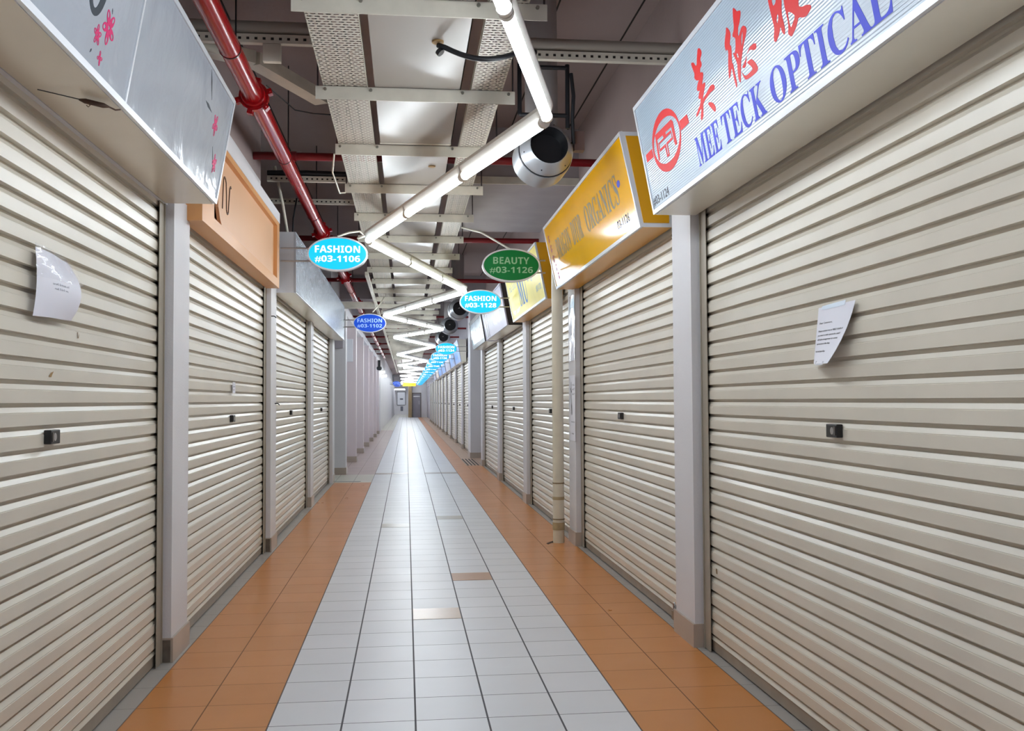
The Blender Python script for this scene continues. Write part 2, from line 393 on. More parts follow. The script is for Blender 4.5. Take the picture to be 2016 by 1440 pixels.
# pillars between the shops
def pillar(side, y0, plen=PLEN, x=None, depth=0.25, h=2.42, m=M_WALL, label='', chip=False, name='pillar'):
    s = 1 if side == 'R' else -1; xf = x if x is not None else (XR if s > 0 else XL)
    b = MB(); b.box((min(xf, xf+s*depth), y0, 0), (max(xf, xf+s*depth), y0+plen, h))
    o = setp(b.build(name, m), label, kind='structure')
    k = MB(); k.box((min(xf-s*.012, xf+s*depth), y0-.012, 0), (max(xf-s*.012, xf+s*depth), y0+plen+.012, 0.125))
    so = k.build('skirting', M_SKIRT, parent=o); so['kind'] = 'structure'
    if chip:
        q = MB(); q.box((min(xf, xf+s*.045), y0-.0145, 0.004), (max(xf, xf+s*.045), y0-.012, 0.116)); qo = q.build('chipped_patch', mat('chip', '6b6157', 0.8, var=0.3, vscale=20), parent=o); qo['kind'] = 'structure'
    return o
for k in range(-2, 5):
    pillar('R', R0+PER*k, label=f'lilac white pillar between right hand shutters number {k+3}')
for k in range(-2, 4):
    pillar('L', L0+PER*k, label=f'lilac white pillar between left hand shutters number {k+3}', chip=(k in (0, 1)))
pillar('R', 22.2, 0.8, x=1.487, depth=0.5, h=ZC, label='thick grey concrete column past the right side passage', name='column')
for k in range(7):
    pillar('L', 17.65+PER*k, 0.36, x=-1.095, depth=0.30, h=2.98, m=(M_WALL if k == 0 else M_PINK), label=f'deep pinkish white pillar on the far left number {k+1}')
b = MB(); b.box((-1.40, 17.65, 2.98), (-1.13, 42.4, 3.15)); setp(b.build('beam', M_WALL), 'pale header beam over the far left pillars', kind='structure')
for k in range(1, 12):
    pillar('R', 22.95+PER*k, 0.36, label=f'far right shutter pillar number {k}')

# ------------------------------------------------------------------ roller shutters
PITCH = 0.0772
def make_shutter(side, y0, y1, label, lock_y=None, detail=True, ztop=2.44):
    s = 1 if side == 'R' else -1
    xl = 1.592 if s > 0 else -1.243       # guide lip
    xb = xl + s*0.034                     # recess floor of the curtain
    t = thing('roller_shutter', label, 'shutter', (xl, (y0+y1)/2, 0), 'roller shutters on the right' if s > 0 else 'roller shutters on the left')
    prof = [(xb-s*.006, 0.062)]; z = 0.0915-PITCH
    while z < ztop:
        for dz, d in ((-.0078, 0), (.0055, 0), (.0065, .0215), (.0480, .0225), (.0495, .0200), (.0520, .0205), (.0685, .0100), (.0690, 0)):
            if z+dz > 0.065: prof.append((xb - s*d, z+dz))
        z += PITCH
    c = MB(); c.strip(prof, y0-.02, y1+.02)
    c.build('curtain', M_SHUT, t, recalc=False)
    r = MB(); r.box((min(xb-s*.016, xb+s*.012), y0-.02, 0.008), (max(xb-s*.016, xb+s*.012), y1+.02, 0.062)); r.build('bottom_rail', M_RAIL, t, bevel=.003)
    for ya, yb, q in ((y0-.065, y0+.045, -1), (y1-.045, y1+.065, 1)):
        g = MB()
        g.box((min(xl, xl+s*.003), ya, 0.004), (max(xl, xl+s*.003), yb, 2.44))
        yi = ya if q < 0 else yb
        g.box((min(xl, xl+s*.075), min(yi, yi-q*.004), 0.004), (max(xl, xl+s*.075), max(yi, yi-q*.004), 2.44))
        ym = yi-q*.022
        g.box((min(xl-s*.007, xl), min(ym-.004, ym+.004), 0.004), (max(xl-s*.007, xl), max(ym-.004, ym+.004), 2.44))
        g.build('guide_rail', M_GUIDE, t)
        h = MB(); yg = yb if q < 0 else ya
        h.box((min(xl+s*.060, xl+s*.072), min(ya, yb)-.004 if q > 0 else ya, 0.004), (max(xl+s*.060, xl+s*.072), yb, 2.44)); h.build('guide_back', M_DARK, t)  # near-black back stands for the shade inside the guide channel
    if lock_y is not None:
        zl = 1.213
        k = MB(); k.box((min(xb-s*.021, xb-s*.046), lock_y-.046, zl-.025), (max(xb-s*.021, xb-s*.046), lock_y+.046, zl+.025))
        lk = k.build('lock', M_BLACK, t, bevel=.004)
        if detail:
            e = MB(); x = xb-s*.046
            e.tube([(x+s*.002, lock_y-.008, zl), (x-s*.002, lock_y-.008, zl)], .014, 14)
            e.build('keyhole', M_STEEL, lk, smooth=30)
            e = MB(); e.box((min(x+s*.002, x-s*.003), lock_y-.036, zl-.016), (max(x+s*.002, x-s*.003), lock_y-.024, zl+.016)); e.build('slider', mat('lock_slider', '55504c', 0.4), lk)
    return t
DR = ['with a taped customer notice, nearest on the right', 'under the yellow sign', 'behind the white downpipe, under the pale yellow sign', 'under the white sign with black end', 'under the dark framed sign']
for k in range(5):
    y0 = R0+PER*(k-1)+PLEN+.08; y1 = R0+PER*k-.075
    make_shutter('R', y0, y1, f'cream ribbed roller shutter {DR[k]}', lock_y=(3.425, 7.005, 10.50, 14.15, 17.70)[k])
DL = ['with a paper in a plastic sleeve, nearest on the left', 'under the peach sign', 'under the near half of the silver sign', 'under the far half of the silver sign']
for k in range(4):
    y0 = L0+PER*(k-1)+PLEN+.08; y1 = (L0+PER*k-.075) if k < 3 else 15.72
    make_shutter('L', y0, y1, f'cream ribbed roller shutter {DL[k]}', lock_y=(3.54, 7.073, 10.607, 14.355)[k])
for k in range(0, 11):
    y0 = (22.95+PER*k+PLEN+.08) if k else 23.1; y1 = 22.95+PER*(k+1)-.075
    make_shutter('R', y0, y1, f'narrow looking far roller shutter, {ordw(k)} one beyond the thick grey column', lock_y=(y0+y1)/2, detail=False)

# top headers under the sign boxes, brown to stand for the shaded upper slats
for s, a, e in ((1, YB, 19.9), (-1, YB, 15.8)):
    xl = 1.592 if s > 0 else -1.243
    h = MB(); h.box((min(xl+s*.004, xl+s*.10), a, 2.475), (max(xl+s*.004, xl+s*.10), e, 2.60))
    setp(h.build('lintel', M_HEAD), f'header coloured brown as shaded slats above the {"right" if s>0 else "left"} shutters', kind='structure')

# ------------------------------------------------------------------ lamps: zigzag of fluorescent tubes
ZL = 2.75
V = [(.73, -3.1), (-.35, .75), (.715, 4.73), (-.345, 8.5), (.775, 12.4), (-.37, 16.0), (.735, 19.0), (-.275, 21.4), (.76, 25.0), (-.27, 29.4), (.77, 34.3), (-.33, 38.3), (.84, 42.6)]
yy = 42.6
while yy < 74:
    yy += 3.9; V.append(((-.33 if len(V) % 2 else .84), yy))
def lamp(p, q, label, group, detail):
    p, q = Vector(p), Vector(q); d = (q-p).normalized(); mid = (p+q)/2
    t = thing('tube_lamp', label, 'lamp', mid, group)
    a, e = p+d*.030, q-d*.030
    tb = MB(); tb.tube([a, e], .0265, 14 if detail else 8); tb.build('tube', M_TUBE, t, smooth=40)
    h = MB(); r = d.cross(Vector((0, 0, 1))).normalized(); up = Vector((0, 0, 1))
    prof = [(-.020, .020), (.020, .020), (.031, .060), (.027, .082), (-.027, .082), (-.031, .060)]
    h.prism([r*x+up*z for x, z in prof], p+d*.006, q-d*.006); h.build('housing', M_HOUS, t)
    if detail:
        for c0, c1 in ((p+d*.004, p+d*.032), (q-d*.032, q-d*.004)):
            k = MB(); k.tube([c0, c1], .0295, 14); k.build('end_cap', M_CAP, t, smooth=40)
    return t
cl = thing('ceiling_light', 'broad white light fitting hung before the far notice board', 'lamp', (-.6, 92.9, 2.42))
m = MB(); m.box((-1.1, 92.5, 2.40), (-.1, 93.3, 2.50)); m.build('diffuser', emit_mat('panel_glow', 'f4f9ff', 3.2), cl)
m = MB(); m.box((-1.11, 92.49, 2.50), (-.09, 93.31, 2.54)); m.tube([(-.6, 92.9, 2.54), (-.6, 92.9, ZC)], .01, 6); m.build('housing', M_HOUS, cl)
for k_ in range(4): lamp((-.4, 79.8+3.2*k_, 2.9), (-.4, 81.1+3.2*k_, 2.9), f'added white fill tube lamp in line beyond the zigzag, {ordw(k_)} of four', 'added fill lamps at the far end', False)  # tube lamps added to brighten the far end wall
WHERE = ['nearest the camera', 'in the middle', 'at the far end']
for i in range(len(V)-1):
    a = Vector((V[i][0], V[i][1], ZL)); e = Vector((V[i+1][0], V[i+1][1], ZL)); n = 3 if i < 12 else 3
    for j in range(n):
        dd = (e-a).normalized()
        lamp(a.lerp(e, j/n)+dd*(.035 if j == 0 else 0), a.lerp(e, (j+1)/n)-dd*(.035 if j == n-1 else 0), f'white fluorescent tube lamp {WHERE[j]} of zigzag leg {ordw(i)} counted from the camera', f'tube lamps of the zigzag', i < 7)

# ------------------------------------------------------------------ ceiling services
YT0, YT1 = -2.0, 60.0
t = MB()
for yb in range(int(YT1-YT0)//4):
    pass
def tray(x0, x1, label):
    o = thing('cable_tray', label, 'tray', ((x0+x1)/2, 10, 3.15))
    m = MB(); m.add([(x0, YT0, 3.150), (x1, YT0, 3.150), (x1, YT1, 3.150), (x0, YT1, 3.150)], [(0, 1, 2, 3)]); m.build('perforated_base', M_TRAY, o, recalc=False)
    for x in (x0, x1):
        f = MB(); f.box((x-.0012, YT0, 3.149), (x+.0012, YT1, 3.200)); f.build('side_flange', M_BAR, o)
    cb = MB(); rnd = random.Random(int(x0*100))
    for q in range(3):
        x = x0+.05+.06*q; cb.tube([(x+rnd.uniform(-.02, .02), YT0+4*i, 3.166) for i in range(16)], .010, 6)
    cb.build('cable_bundle', M_RUBBER, o, smooth=60)
    return o
tray(-.470, -.222, 'cream perforated cable tray running left of the white duct')
tray(.382, .562, 'cream perforated cable tray running right of the white duct')
d = thing('air_duct', 'flat white metal duct overhead between two perforated trays', 'duct', (.07, 10, 3.15))
m = MB(); m.box((-.177, YT0, 3.150), (.314, YT1, 3.285)); m.build('duct_body', M_DUCT, d)
for k, y in enumerate((6.72, 11.6, 16.6, 21.5)):
    m = MB(); m.box((-.181, y-.012, 3.146), (.318, y+.012, 3.289)); m.build('joint_flange', M_BAR, d)
m = MB(); m.tube([(.162, 4.77, 3.149), (.162, 4.77, 3.140)], .030, 16); m.tube([(.20, 7.35, 3.149), (.20, 7.35, 3.142)], .028, 12); m.build('rust_patch', M_RUST, d, smooth=30)
nb = 0
for k in range(-1, 30):
    y = 4.27+1.243*k
    rr = random.Random(k+50)
    dx = rr.uniform(-.015, .015)
    if k in (2,): dx2 = 0
    t = thing('support_bar', f'off-white angle bar across the overhead trays, {ordw(k+1)} one counted from the camera', 'bar', (.07, y, 3.06), 'bars under the trays')
    b = MB(); x0, x1 = -.507+dx, .645+dx
    b.box((x0, y-.003, 3.070), (x1, y+.003, 3.142)); b.box((x0, y, 3.142), (x1, y+.045, 3.147))
    b.build('angle_bar', M_BAR, t)
    if k < 10:
        for bx in (-.46, -.20, .33, .60):
            q = MB(); q.tube([(bx, y-.003, 3.128), (bx, y-.014, 3.128)], .009, 8); q.tube([(bx, y-.014, 3.128), (bx, y-.020, 3.128)], .005, 6); q.build('bolt', mat('bolt_zinc', '8d8a80', 0.4, 0.7), t, smooth=30)
        for hx in (x0+.010, x1-.010):
            q = MB(); q.tube([(hx, y+.022, 3.147), (hx, y+.022, ZC)], .005, 6); q.build('hanger_rod', mat('rod_dark', '4b4548', 0.5, 0.5), t)

# red sprinkler main with couplings, rings; branch pipes
PX, PZ, PR = -.938, 3.233, .057
sp = thing('sprinkler_pipe', 'thick red sprinkler main running along the upper left', 'pipe', (PX, 9, PZ))
m = MB(); m.tube([(PX, YB, PZ), (PX, 18.9, PZ)], PR, 24); m.build('pipe', M_RED, sp, smooth=40)
for yc in (6.02, 10.85, 14.7, 18.7):
    m = MB(); m.tube([(PX, yc-.055, PZ), (PX, yc-.05, PZ), (PX, yc-.02, PZ), (PX, yc-.02, PZ), (PX, yc+.02, PZ), (PX, yc+.02, PZ), (PX, yc+.055, PZ)], [PR+.012, PR+.018, PR+.020, PR+.034, PR+.034, PR+.020, PR+.012], 24)
    for j in range(6):
        a = j*math.pi/3+.3; u = Vector((math.cos(a), 0, math.sin(a)))
        m.obox(Vector((PX, yc-.025, PZ))+u*(PR+.040), Vector((PX, yc+.025, PZ))+u*(PR+.040), .034, .036, up=u)
    cp = m.build('coupling', M_RED, sp, smooth=35)
    for j in range(6):
        a = j*math.pi/3+.3; u = Vector((math.cos(a), 0, math.sin(a))); c0 = Vector((PX, yc, PZ))+u*(PR+.043)
        if yc < 11:
            q = MB(); q.tube([c0+Vector((0, -.045, 0)), c0+Vector((0, .045, 0))], .010, 6); q.build('bolt', M_RED, cp)
for yc in (5.2, 7.5, 9.85, 12.9, 16.5):
    m = MB(); m.tube([(PX, yc-.004, PZ), (PX, yc+.004, PZ)], PR+.0035, 24)
    m.tube([(PX+.03, yc, PZ+PR), (PX+.03, yc, ZC)], .005, 6); m.build('hanger_ring', M_BLACK, sp, smooth=40)
fp = thing('far_sprinkler_pipe', 'glossy continuation of the red sprinkler main beyond the left passage', 'pipe', (PX, 30, PZ))
m = MB(); m.tube([(PX, 19.1, PZ), (PX, 42, PZ)], .050, 16); m.build('pipe', M_RED, fp, smooth=40)
for k_ in range(9):
    m = MB(); m.tube([(PX, 20.4+2.4*k_, PZ), (PX, 20.47+2.4*k_, PZ)], .062, 16); m.build('coupling', M_REDD, fp, smooth=40)
for i, (y, x0, x1) in enumerate(((7.88, -1.23, 1.66), (11.85, -2.6, 1.66), (15.9, -2.6, 1.66), (19.7, -1.36, -.50), (22.8, -1.36, 1.66), (26.4, -1.36, 1.66), (30., -1.36, 1.66), (33.6, -1.36, 1.66), (37.2, -1.36, 1.66), (40.8, -1.36, 1.66))):
    m = MB(); m.tube([(x0, y, 3.335), (x1, y, 3.335)], .033 if y < 18 else .026, 12)
    if i == 3: m.tube([(x1, y, 3.335), (x1+.05, y, 3.335), (x1+.06, y, 3.36), (x1+.06, y, ZC)], .026, 10)
    m.tube([(PX-.05, y, 3.335), (PX+.05, y, 3.335)], .042, 12)
    setp(m.build('branch_pipe', M_REDD, smooth=40), f'thin dark red pipe crossing overhead, {ordw(i)} one counted from the camera', 'pipe', 'red cross pipes')

# strut channel across the ceiling, beams, slotted ladders, sloped box
def strut(x0, x1, y, z, label, holes=0.045, h=.05, name='strut_channel', top=True):
    t = thing(name, label, 'channel', ((x0+x1)/2, y, z))
    m = MB(); m.box((x0, y-.02, z), (x1, y+.02, z+h)); x = x0+.03
    while x < x1-.03: m.box((x, y-.0225, z+h*.35), (x+holes*.35, y-.0195, z+h*.62), 1); x += holes
    m.build('channel', [M_BAR, M_DARK], t)
    if top:
        m = MB(); m.tube([(x0, y+.01, z+h+.045), (x1, y+.01, z+h+.045)], .038, 10); m.build('conduit', mat('conduit_grey', '9c958c', 0.5, var=0.1), t, smooth=40)
    return t
strut(.66, 1.66, 5.55, 3.355, 'beige slotted channel with conduit crossing right of the lamps')
strut(-1.235, -.52, 5.45, 3.355, 'beige slotted channel with conduit behind the red main')
strut(-1.235, -.52, 8.69, 3.31, 'slotted channel carrying a black cable, behind the peach sign', top=False)
strut(-1.6, -.52, 9.72, 3.32, 'lower slotted channel behind the red main above the blue oval sign', top=False)
m = MB(); m.tube([(-1.235, 8.70, 3.388), (-.9, 8.69, 3.392), (-.52, 8.70, 3.387)], .026, 10); setp(m.build('power_cable', M_RUBBER, smooth=60), 'thick black cable lying on slotted channel behind red main', 'cable')
m = MB(); m.obox((-1.235, 5.62, 3.40), (-.91, 5.80, 3.39), .10, .075); m.obox((-.91, 5.80, 3.39), (-.56, 6.43, 3.36), .10, .075)
setp(m.build('box_trunking', M_BAR), 'slanting beige box trunking behind the thick red pipe', 'trunking')
m = MB(); m.box((-.80, 5.43, 3.25), (-.70, 5.47, 3.354)); setp(m.build('junction_bracket', M_BAR, bevel=.004), 'short beige bracket plate hanging near the slanting trunking', 'bracket')
m = MB(); m.box((.62, 9.02, 3.42), (1.66, 11.7, ZC)); setp(m.build('beam', M_BEAM), 'wide grey ceiling beam on the right over the yellow sign', kind='structure')
m = MB(); m.box((.62, 9.0, 3.40), (1.66, 9.02, 3.47)); bo = m.build('beam', M_BAR); setp(bo, 'pale edge strip of the right ceiling beam', kind='structure')
m = MB(); m.box((-4, 19.9, 3.45), (4, 20.4, ZC)); setp(m.build('beam', M_BEAM), 'grey ceiling beam crossing at the side passages', kind='structure')
m = MB(); m.box((-1.36, 17.3, 3.02), (-.55, 17.6, 3.12)); setp(m.build('beam', M_BAR), 'pale edge beam over the left side passage', kind='structure')
# conduits dropping onto the silver sign
for i, (x, pts) in enumerate(((-1.15, [(-1.2, 8.9, 3.5), (-1.13, 8.95, 3.15), (-1.13, 9.3, 2.945)]), (-1.09, [(-1.05, 9.35, 3.3), (-1.08, 9.33, 3.1), (-1.08, 9.3, 2.94)]))):
    m = MB(); m.tube(pts, .014 if i == 0 else .008, 8); setp(m.build('conduit_drop', M_BAR if i == 0 else M_RUBBER, smooth=60), ('pale conduit' if i == 0 else 'thin black cable') + ' dropping onto the top of the silver sign', 'conduit')
# white long trunking on the far left under the branch pipes
m = MB(); m.box((-.56, 13.2, 3.06), (-.515, 60, 3.11)); setp(m.build('long_conduit', M_BAR), 'long straight cream conduit left of the far zigzag lamps', 'conduit')
# black hose out of the duct
m = MB(); pts = []
for i in range(15):
    tt = i/14; pts.append((.162+.50*tt, 4.77-.10*math.sin(math.pi*tt)+.02*tt, 3.135-.10*math.sin(math.pi*min(1, tt*1.1))*(1-.15*tt)-.02*tt))
h = thing('drain_hose', 'black flexible hose looping out of the white duct', 'hose', (.162, 4.77, 3.1))
m.tube([(.162, 4.77, 3.128)]+pts[1:], .0135, 12); m.build('hose', M_RUBBER, h, smooth=60)
m = MB(); m.tube([(.165, 4.768, 3.10), (.178, 4.764, 3.085)], .021, 12); m.build('clamp', M_BLACK, h, smooth=40)
# jet nozzles
def nozzle(cx, cy, cz, r, label, ax=(-.05, -1, -.10), body=.28, chrome=True):
    a = Vector(ax).normalized(); c = Vector((cx, cy, cz)); t = thing('jet_nozzle', label, 'air nozzle', c)
    m = MB(); m.tube([c, c-a*.004, c-a*.060, c-a*.070, c-a*.090], [r*.70, r*.75, r*.97, r, r], 36, caps=False); m.build('bezel', M_ZINC, t, smooth=40)
    m = MB(); m.tube([c-a*.002, c-a*.02, c-a*.09, c-a*.16], [r*.70, r*.68, r*.62, r*.50], 36, caps=False); m.tube([c-a*.165, c-a*.16], r*.52, 24); m.build('throat', M_BLACK, t, smooth=40)
    m = MB(); m.tube([c-a*.095, c-a*.105], r*1.02, 36); m.build('gasket', M_BLACK, t, smooth=40)
    m = MB(); m.tube([c-a*.105, c-a*.12, c-a*body], [r*1.04, r*1.06, r*1.06], 36); m.build('collar', M_ZINC, t, smooth=40)
    m = MB(); b0 = c-a*(body-.08); m.tube([b0, b0+Vector((0, .02, .15)), Vector((b0.x, b0.y+.05, ZC))], r*.62, 20); m.build('duct_neck', mat('duct_box', '9c9796', 0.5, var=0.1), t, smooth=40)
    if chrome:
        u = a.orthogonal().normalized(); v = a.cross(u)
        for j in range(6):
            q = MB(); p = c-a*.045+(u*math.cos(j*1.047+.5)+v*math.sin(j*1.047+.5))*r*.92; q.tube([p-a*.002, p+a*.004], .004, 6); q.build('screw', M_BLACK, t)
    return t
nozzle(.872, 5.72, 2.893, .168, 'large round air nozzle with black throat beside nearest lamp corner', ax=(.08, -1, .12))
for y_, lab in ((16.8, 'second air nozzle, black throated, behind the 03-1128 oval sign'), (20.5, 'third air nozzle, half hidden behind the second'), (24.3, 'small fourth air nozzle, farthest in the row')):
    nozzle(.945, y_, 2.96, .175, lab, ax=(.08, -1, .03), chrome=False)
hf = thing('pipe_bracket', 'black pipe frame hanging above the nearest air nozzle', 'frame', (.87, 5.9, 3.1))
for i, (p, q) in enumerate((((.70, 5.80, 3.10), (.70, 5.80, 3.42)), ((1.00, 5.80, 3.02), (1.00, 5.80, 3.42)))):
    m = MB(); m.tube([p, q], .014, 8); m.build('upright', M_RUBBER, hf, smooth=50)
for z in (3.40, 3.10):
    m = MB(); m.tube([(.70, 5.80, z), (1.0, 5.80, z)], .014, 8); m.build('crossbar', M_RUBBER, hf, smooth=50)
m = MB(); m.tube([(1.02, 5.78, 3.36), (1.035, 5.78, 3.22), (1.03, 5.8, 3.08), (1.04, 5.82, 2.93)], .012, 8); setp(m.build('black_cable', M_RUBBER, smooth=60), 'black cable hanging beside the nearest air nozzle', 'cable')
m = MB(); m.box((1.052, 5.85, 2.90), (1.115, 5.92, 3.02)); setp(m.build('switch_box', mat('box_brown', '6a5450', 0.5)), 'small brown box right of the nearest air nozzle', 'box')
# loose wires
for label, mt, r, pts in (('thin dark wire sagging behind the red main', M_RUBBER, .004, [(-.86, 6.0, 3.30), (-.72, 6.3, 3.24), (-.6, 6.3, 3.22), (-.48, 6.25, 3.20)]),
                          ('white wire looping beside the left cable tray', M_BAR, .006, [(-.50, 6.75, 3.07), (-.53, 7.0, 3.0), (-.52, 7.6, 2.98), (-.50, 7.95, 3.06)]),
                          ('pale flexible conduit from right tray to the green sign', M_BAR, .010, [(.58, 9.9, 3.14), (.75, 9.5, 3.02), (.88, 9.2, 2.88), (.99, 9.0, 2.77), (1.1, 8.9, 2.72)]),
                          ('white coiled wire over the blue sign at the left lamp corner', M_BAR, .010, [(-.62, 8.80, 2.84), (-.52, 8.82, 2.88), (-.42, 8.85, 2.90), (-.38, 8.9, 2.86), (-.44, 8.88, 2.84), (-.36, 8.8, 2.86)]),
                          ('pale wire from the unlit blue sign to the ceiling', M_BAR, .010, [(-.55, 15.87, 2.80), (-.42, 15.9, 2.95), (-.36, 16.0, 3.07)])):
    m = MB(); m.tube(pts, r, 8); setp(m.build('loose_wire', mt, smooth=60), label, 'wire')

# ------------------------------------------------------------------ shop signs
def sign_box(side, yn, yf, zb, xb, zt, xt, face, frame, soffit, sidem, label, fw=.022, xback=None, seam_u=None, name='shop_sign'):
    """box sign, front face tilted outwards at the top; yn near end, yf far end"""
    s = 1 if side == 'R' else -1; xk = xback if xback is not None else (1.578 if s > 0 else -1.232)
    t = thing(name, label, 'sign', ((xb+xk)/2, (yn+yf)/2, zb))
    prof = [(xb+s*.014, zb), (xk, zb), (xk, zt), (xt+s*.014, zt)]
    m = MB(); m.prism([(x, 0, z) for x, z in prof], (0, yn, 0), (0, yf, 0))
    m.mi = [1, 1, 0, 2, 2, 2]
    # faces order: ends, then bottom, back, top, front
    m.build('housing', [soffit, sidem, frame], t)
    pl = Plane((xb, yf if s > 0 else yn, zb), (0, -1 if s > 0 else 1, 0), (xt-xb, 0, zt-zb))
    L = yf-yn; H = math.hypot(xt-xb, zt-zb)
    f = MB(); pl.quad(f, fw*.6, fw*.6, L-fw*.6, H-fw*.6, -.012, -.002); f.build('face_panel', face, t)
    f = MB()
    for a0, b0, a1, b1 in ((0, 0, L, fw), (0, H-fw, L, H), (0, fw, fw, H-fw), (L-fw, fw, L, H-fw)): pl.quad(f, a0, b0, a1, b1, -.016, .004)
    f.build('frame', frame, t)
    if seam_u:
        f = MB()
        for u in seam_u: pl.quad(f, u-.007, fw, u+.007, H-fw, -.004, .003)
        f.build('cover_strip', frame, t)
    return t, pl, L, H

# right 1: ribbed grey sign with red emblem and serif lettering
t, pl, L, H = sign_box('R', .6, 5.056, 2.341, 1.345, 2.926, 1.236, M_RIB, M_SIGNW, M_SOFF, M_SIGNW, 'large grey ribbed sign with red emblem and blue optical shop lettering')
TR = {"bars": [[[58,317],[184,318],[185,272],[57,276]],[[690,316],[812,313],[820,271],[693,270]]],
"mm": [[[282,363],[574,359],[598,343],[600,231],[570,231],[561,253],[560,327],[457,330],[453,318],[544,315],[550,269],[456,269],[455,212],[412,213],[407,267],[311,268],[310,312],[413,313],[403,329],[302,332],[290,236],[262,231]],[[321,304],[539,304],[539,280],[443,280],[440,273],[440,224],[426,224],[426,279],[321,280]]],
"mei": [[[1104,514],[1124,509],[1139,491],[1136,478],[1105,464],[1116,446],[1109,435],[1085,432],[1075,416],[1103,411],[1112,400],[1086,376],[1070,364],[1106,366],[1112,353],[1083,335],[1052,314],[1047,307],[1141,324],[1163,330],[1194,326],[1212,314],[1205,302],[1171,303],[1142,304],[1053,293],[1038,284],[1020,247],[1003,235],[979,233],[982,250],[1015,283],[936,261],[924,272],[1005,297],[1028,320],[1014,319],[997,328],[1017,345],[1034,351],[1006,357],[999,368],[1025,388],[1051,393],[1019,400],[994,419],[1008,434],[1005,444],[990,480],[993,491],[1024,481],[1031,470],[1042,458],[1056,459],[1068,478],[1091,503]],[[1097,271],[1112,275],[1154,260],[1173,241],[1177,224],[1161,215],[1138,233]]],
"de": [[[1448,473],[1472,451],[1477,431],[1459,412],[1448,401],[1462,387],[1436,331],[1446,323],[1444,303],[1448,240],[1434,229],[1429,243],[1425,309],[1426,317],[1396,291],[1381,283],[1379,297],[1400,344],[1425,384],[1410,395],[1400,391],[1397,405],[1400,420],[1417,439],[1434,453]],[[1545,507],[1554,505],[1568,492],[1576,481],[1601,476],[1609,468],[1599,453],[1574,433],[1558,425],[1541,399],[1554,396],[1585,414],[1609,414],[1629,401],[1632,388],[1614,373],[1594,361],[1571,345],[1544,320],[1522,300],[1488,239],[1479,234],[1469,256],[1479,293],[1487,308],[1464,357],[1469,360],[1479,351],[1501,371],[1511,390],[1514,402],[1492,415],[1493,422],[1521,439],[1529,471],[1537,493]],[[1584,394],[1594,398],[1579,372],[1554,346],[1568,381]],[[1497,345],[1505,347],[1511,332],[1508,326],[1499,329]],[[1691,313],[1667,322],[1621,323],[1579,302],[1550,288],[1523,282],[1544,270],[1564,274],[1577,293],[1584,305],[1618,317],[1639,307],[1672,295],[1683,298]],[[1578,282],[1592,282],[1624,279],[1651,256],[1667,230],[1656,221],[1625,219],[1541,225],[1526,236],[1509,270],[1531,246],[1555,239],[1617,241],[1614,248],[1606,258],[1582,276]]],
"yan": [[[1858,425],[1870,470],[1888,500],[1905,470],[1915,500],[1930,470],[1951,385],[1948,367],[1956,364],[1944,341],[1936,317],[1940,287],[1938,260],[1926,252],[1913,270],[1909,291],[1899,280],[1888,270],[1856,255],[1841,261],[1843,278],[1859,297],[1861,313],[1856,356],[1853,401]],[[1881,396],[1882,381],[1886,372],[1904,374],[1915,382],[1912,398]],[[1888,322],[1907,339],[1910,324],[1899,313],[1889,306]],[[1976,374],[1985,440],[2010,490],[2060,480],[2085,440],[2092,390],[2081,328],[2073,314],[2066,295],[2086,285],[2117,279],[2143,269],[2152,258],[2119,247],[2091,247],[2051,265],[2032,248],[2006,236],[1978,227],[1966,234],[1954,247],[1967,262],[1971,289],[1969,322],[1969,346]],[[2016,357],[2022,400],[2045,420],[2062,390],[2052,350]],[[1982,311],[2007,300],[2029,280],[2024,274],[2001,262],[1985,255],[1980,268],[1980,289]]]}
e = MB()
pl.raw(e, poly2d([ell(441, 290, 246, 147, 48), ell(446, 291, 226, 106, 48)]), lift=-.0018)
for r in TR['bars']: pl.raw(e, poly2d([r]), lift=-.0018)
pl.raw(e, poly2d(TR['mm']), lift=-.0018); e.build('emblem', M_SIGNRED, t)
for k in ('mei', 'de', 'yan'):
    e = MB(); pl.raw(e, poly2d([smoothring(r) for r in TR[k]]), lift=-.0018); e.build('brush_character', M_SIGNRED, t)
e = MB()   # fourth brush character, beyond the top edge of the photograph
pl.raw(e, poly2d([smoothring([(2330,500),(2380,470),(2400,330),(2440,240),(2400,230),(2350,300),(2320,260),(2300,300),(2340,360)]), smoothring([(2480,490),(2600,480),(2590,440),(2550,400),(2640,330),(2660,240),(2600,250),(2540,330),(2480,240),(2450,260),(2510,350),(2490,420)])]), lift=-.0018); e.build('brush_character', M_SIGNRED, t)
e = MB()
for body, u0, u1 in (('MEE', .846, 1.165), ('TECK', 1.205, 1.672), ('OPTICAL', 1.735, 2.60), ('SHOP', 2.70, 3.28)):
    e = MB(); pl.put(e, text2d(serif(body)), u0, .056, wd=u1-u0, ht=.129, lift=-.0018); e.build('lettering', M_SIGNBLUE, t)
e = MB(); pl.put(e, text2d('#03-1124'), .030, .036, wd=.30, ht=.048, lift=-.0018); e.build('unit_number', M_INK, t)

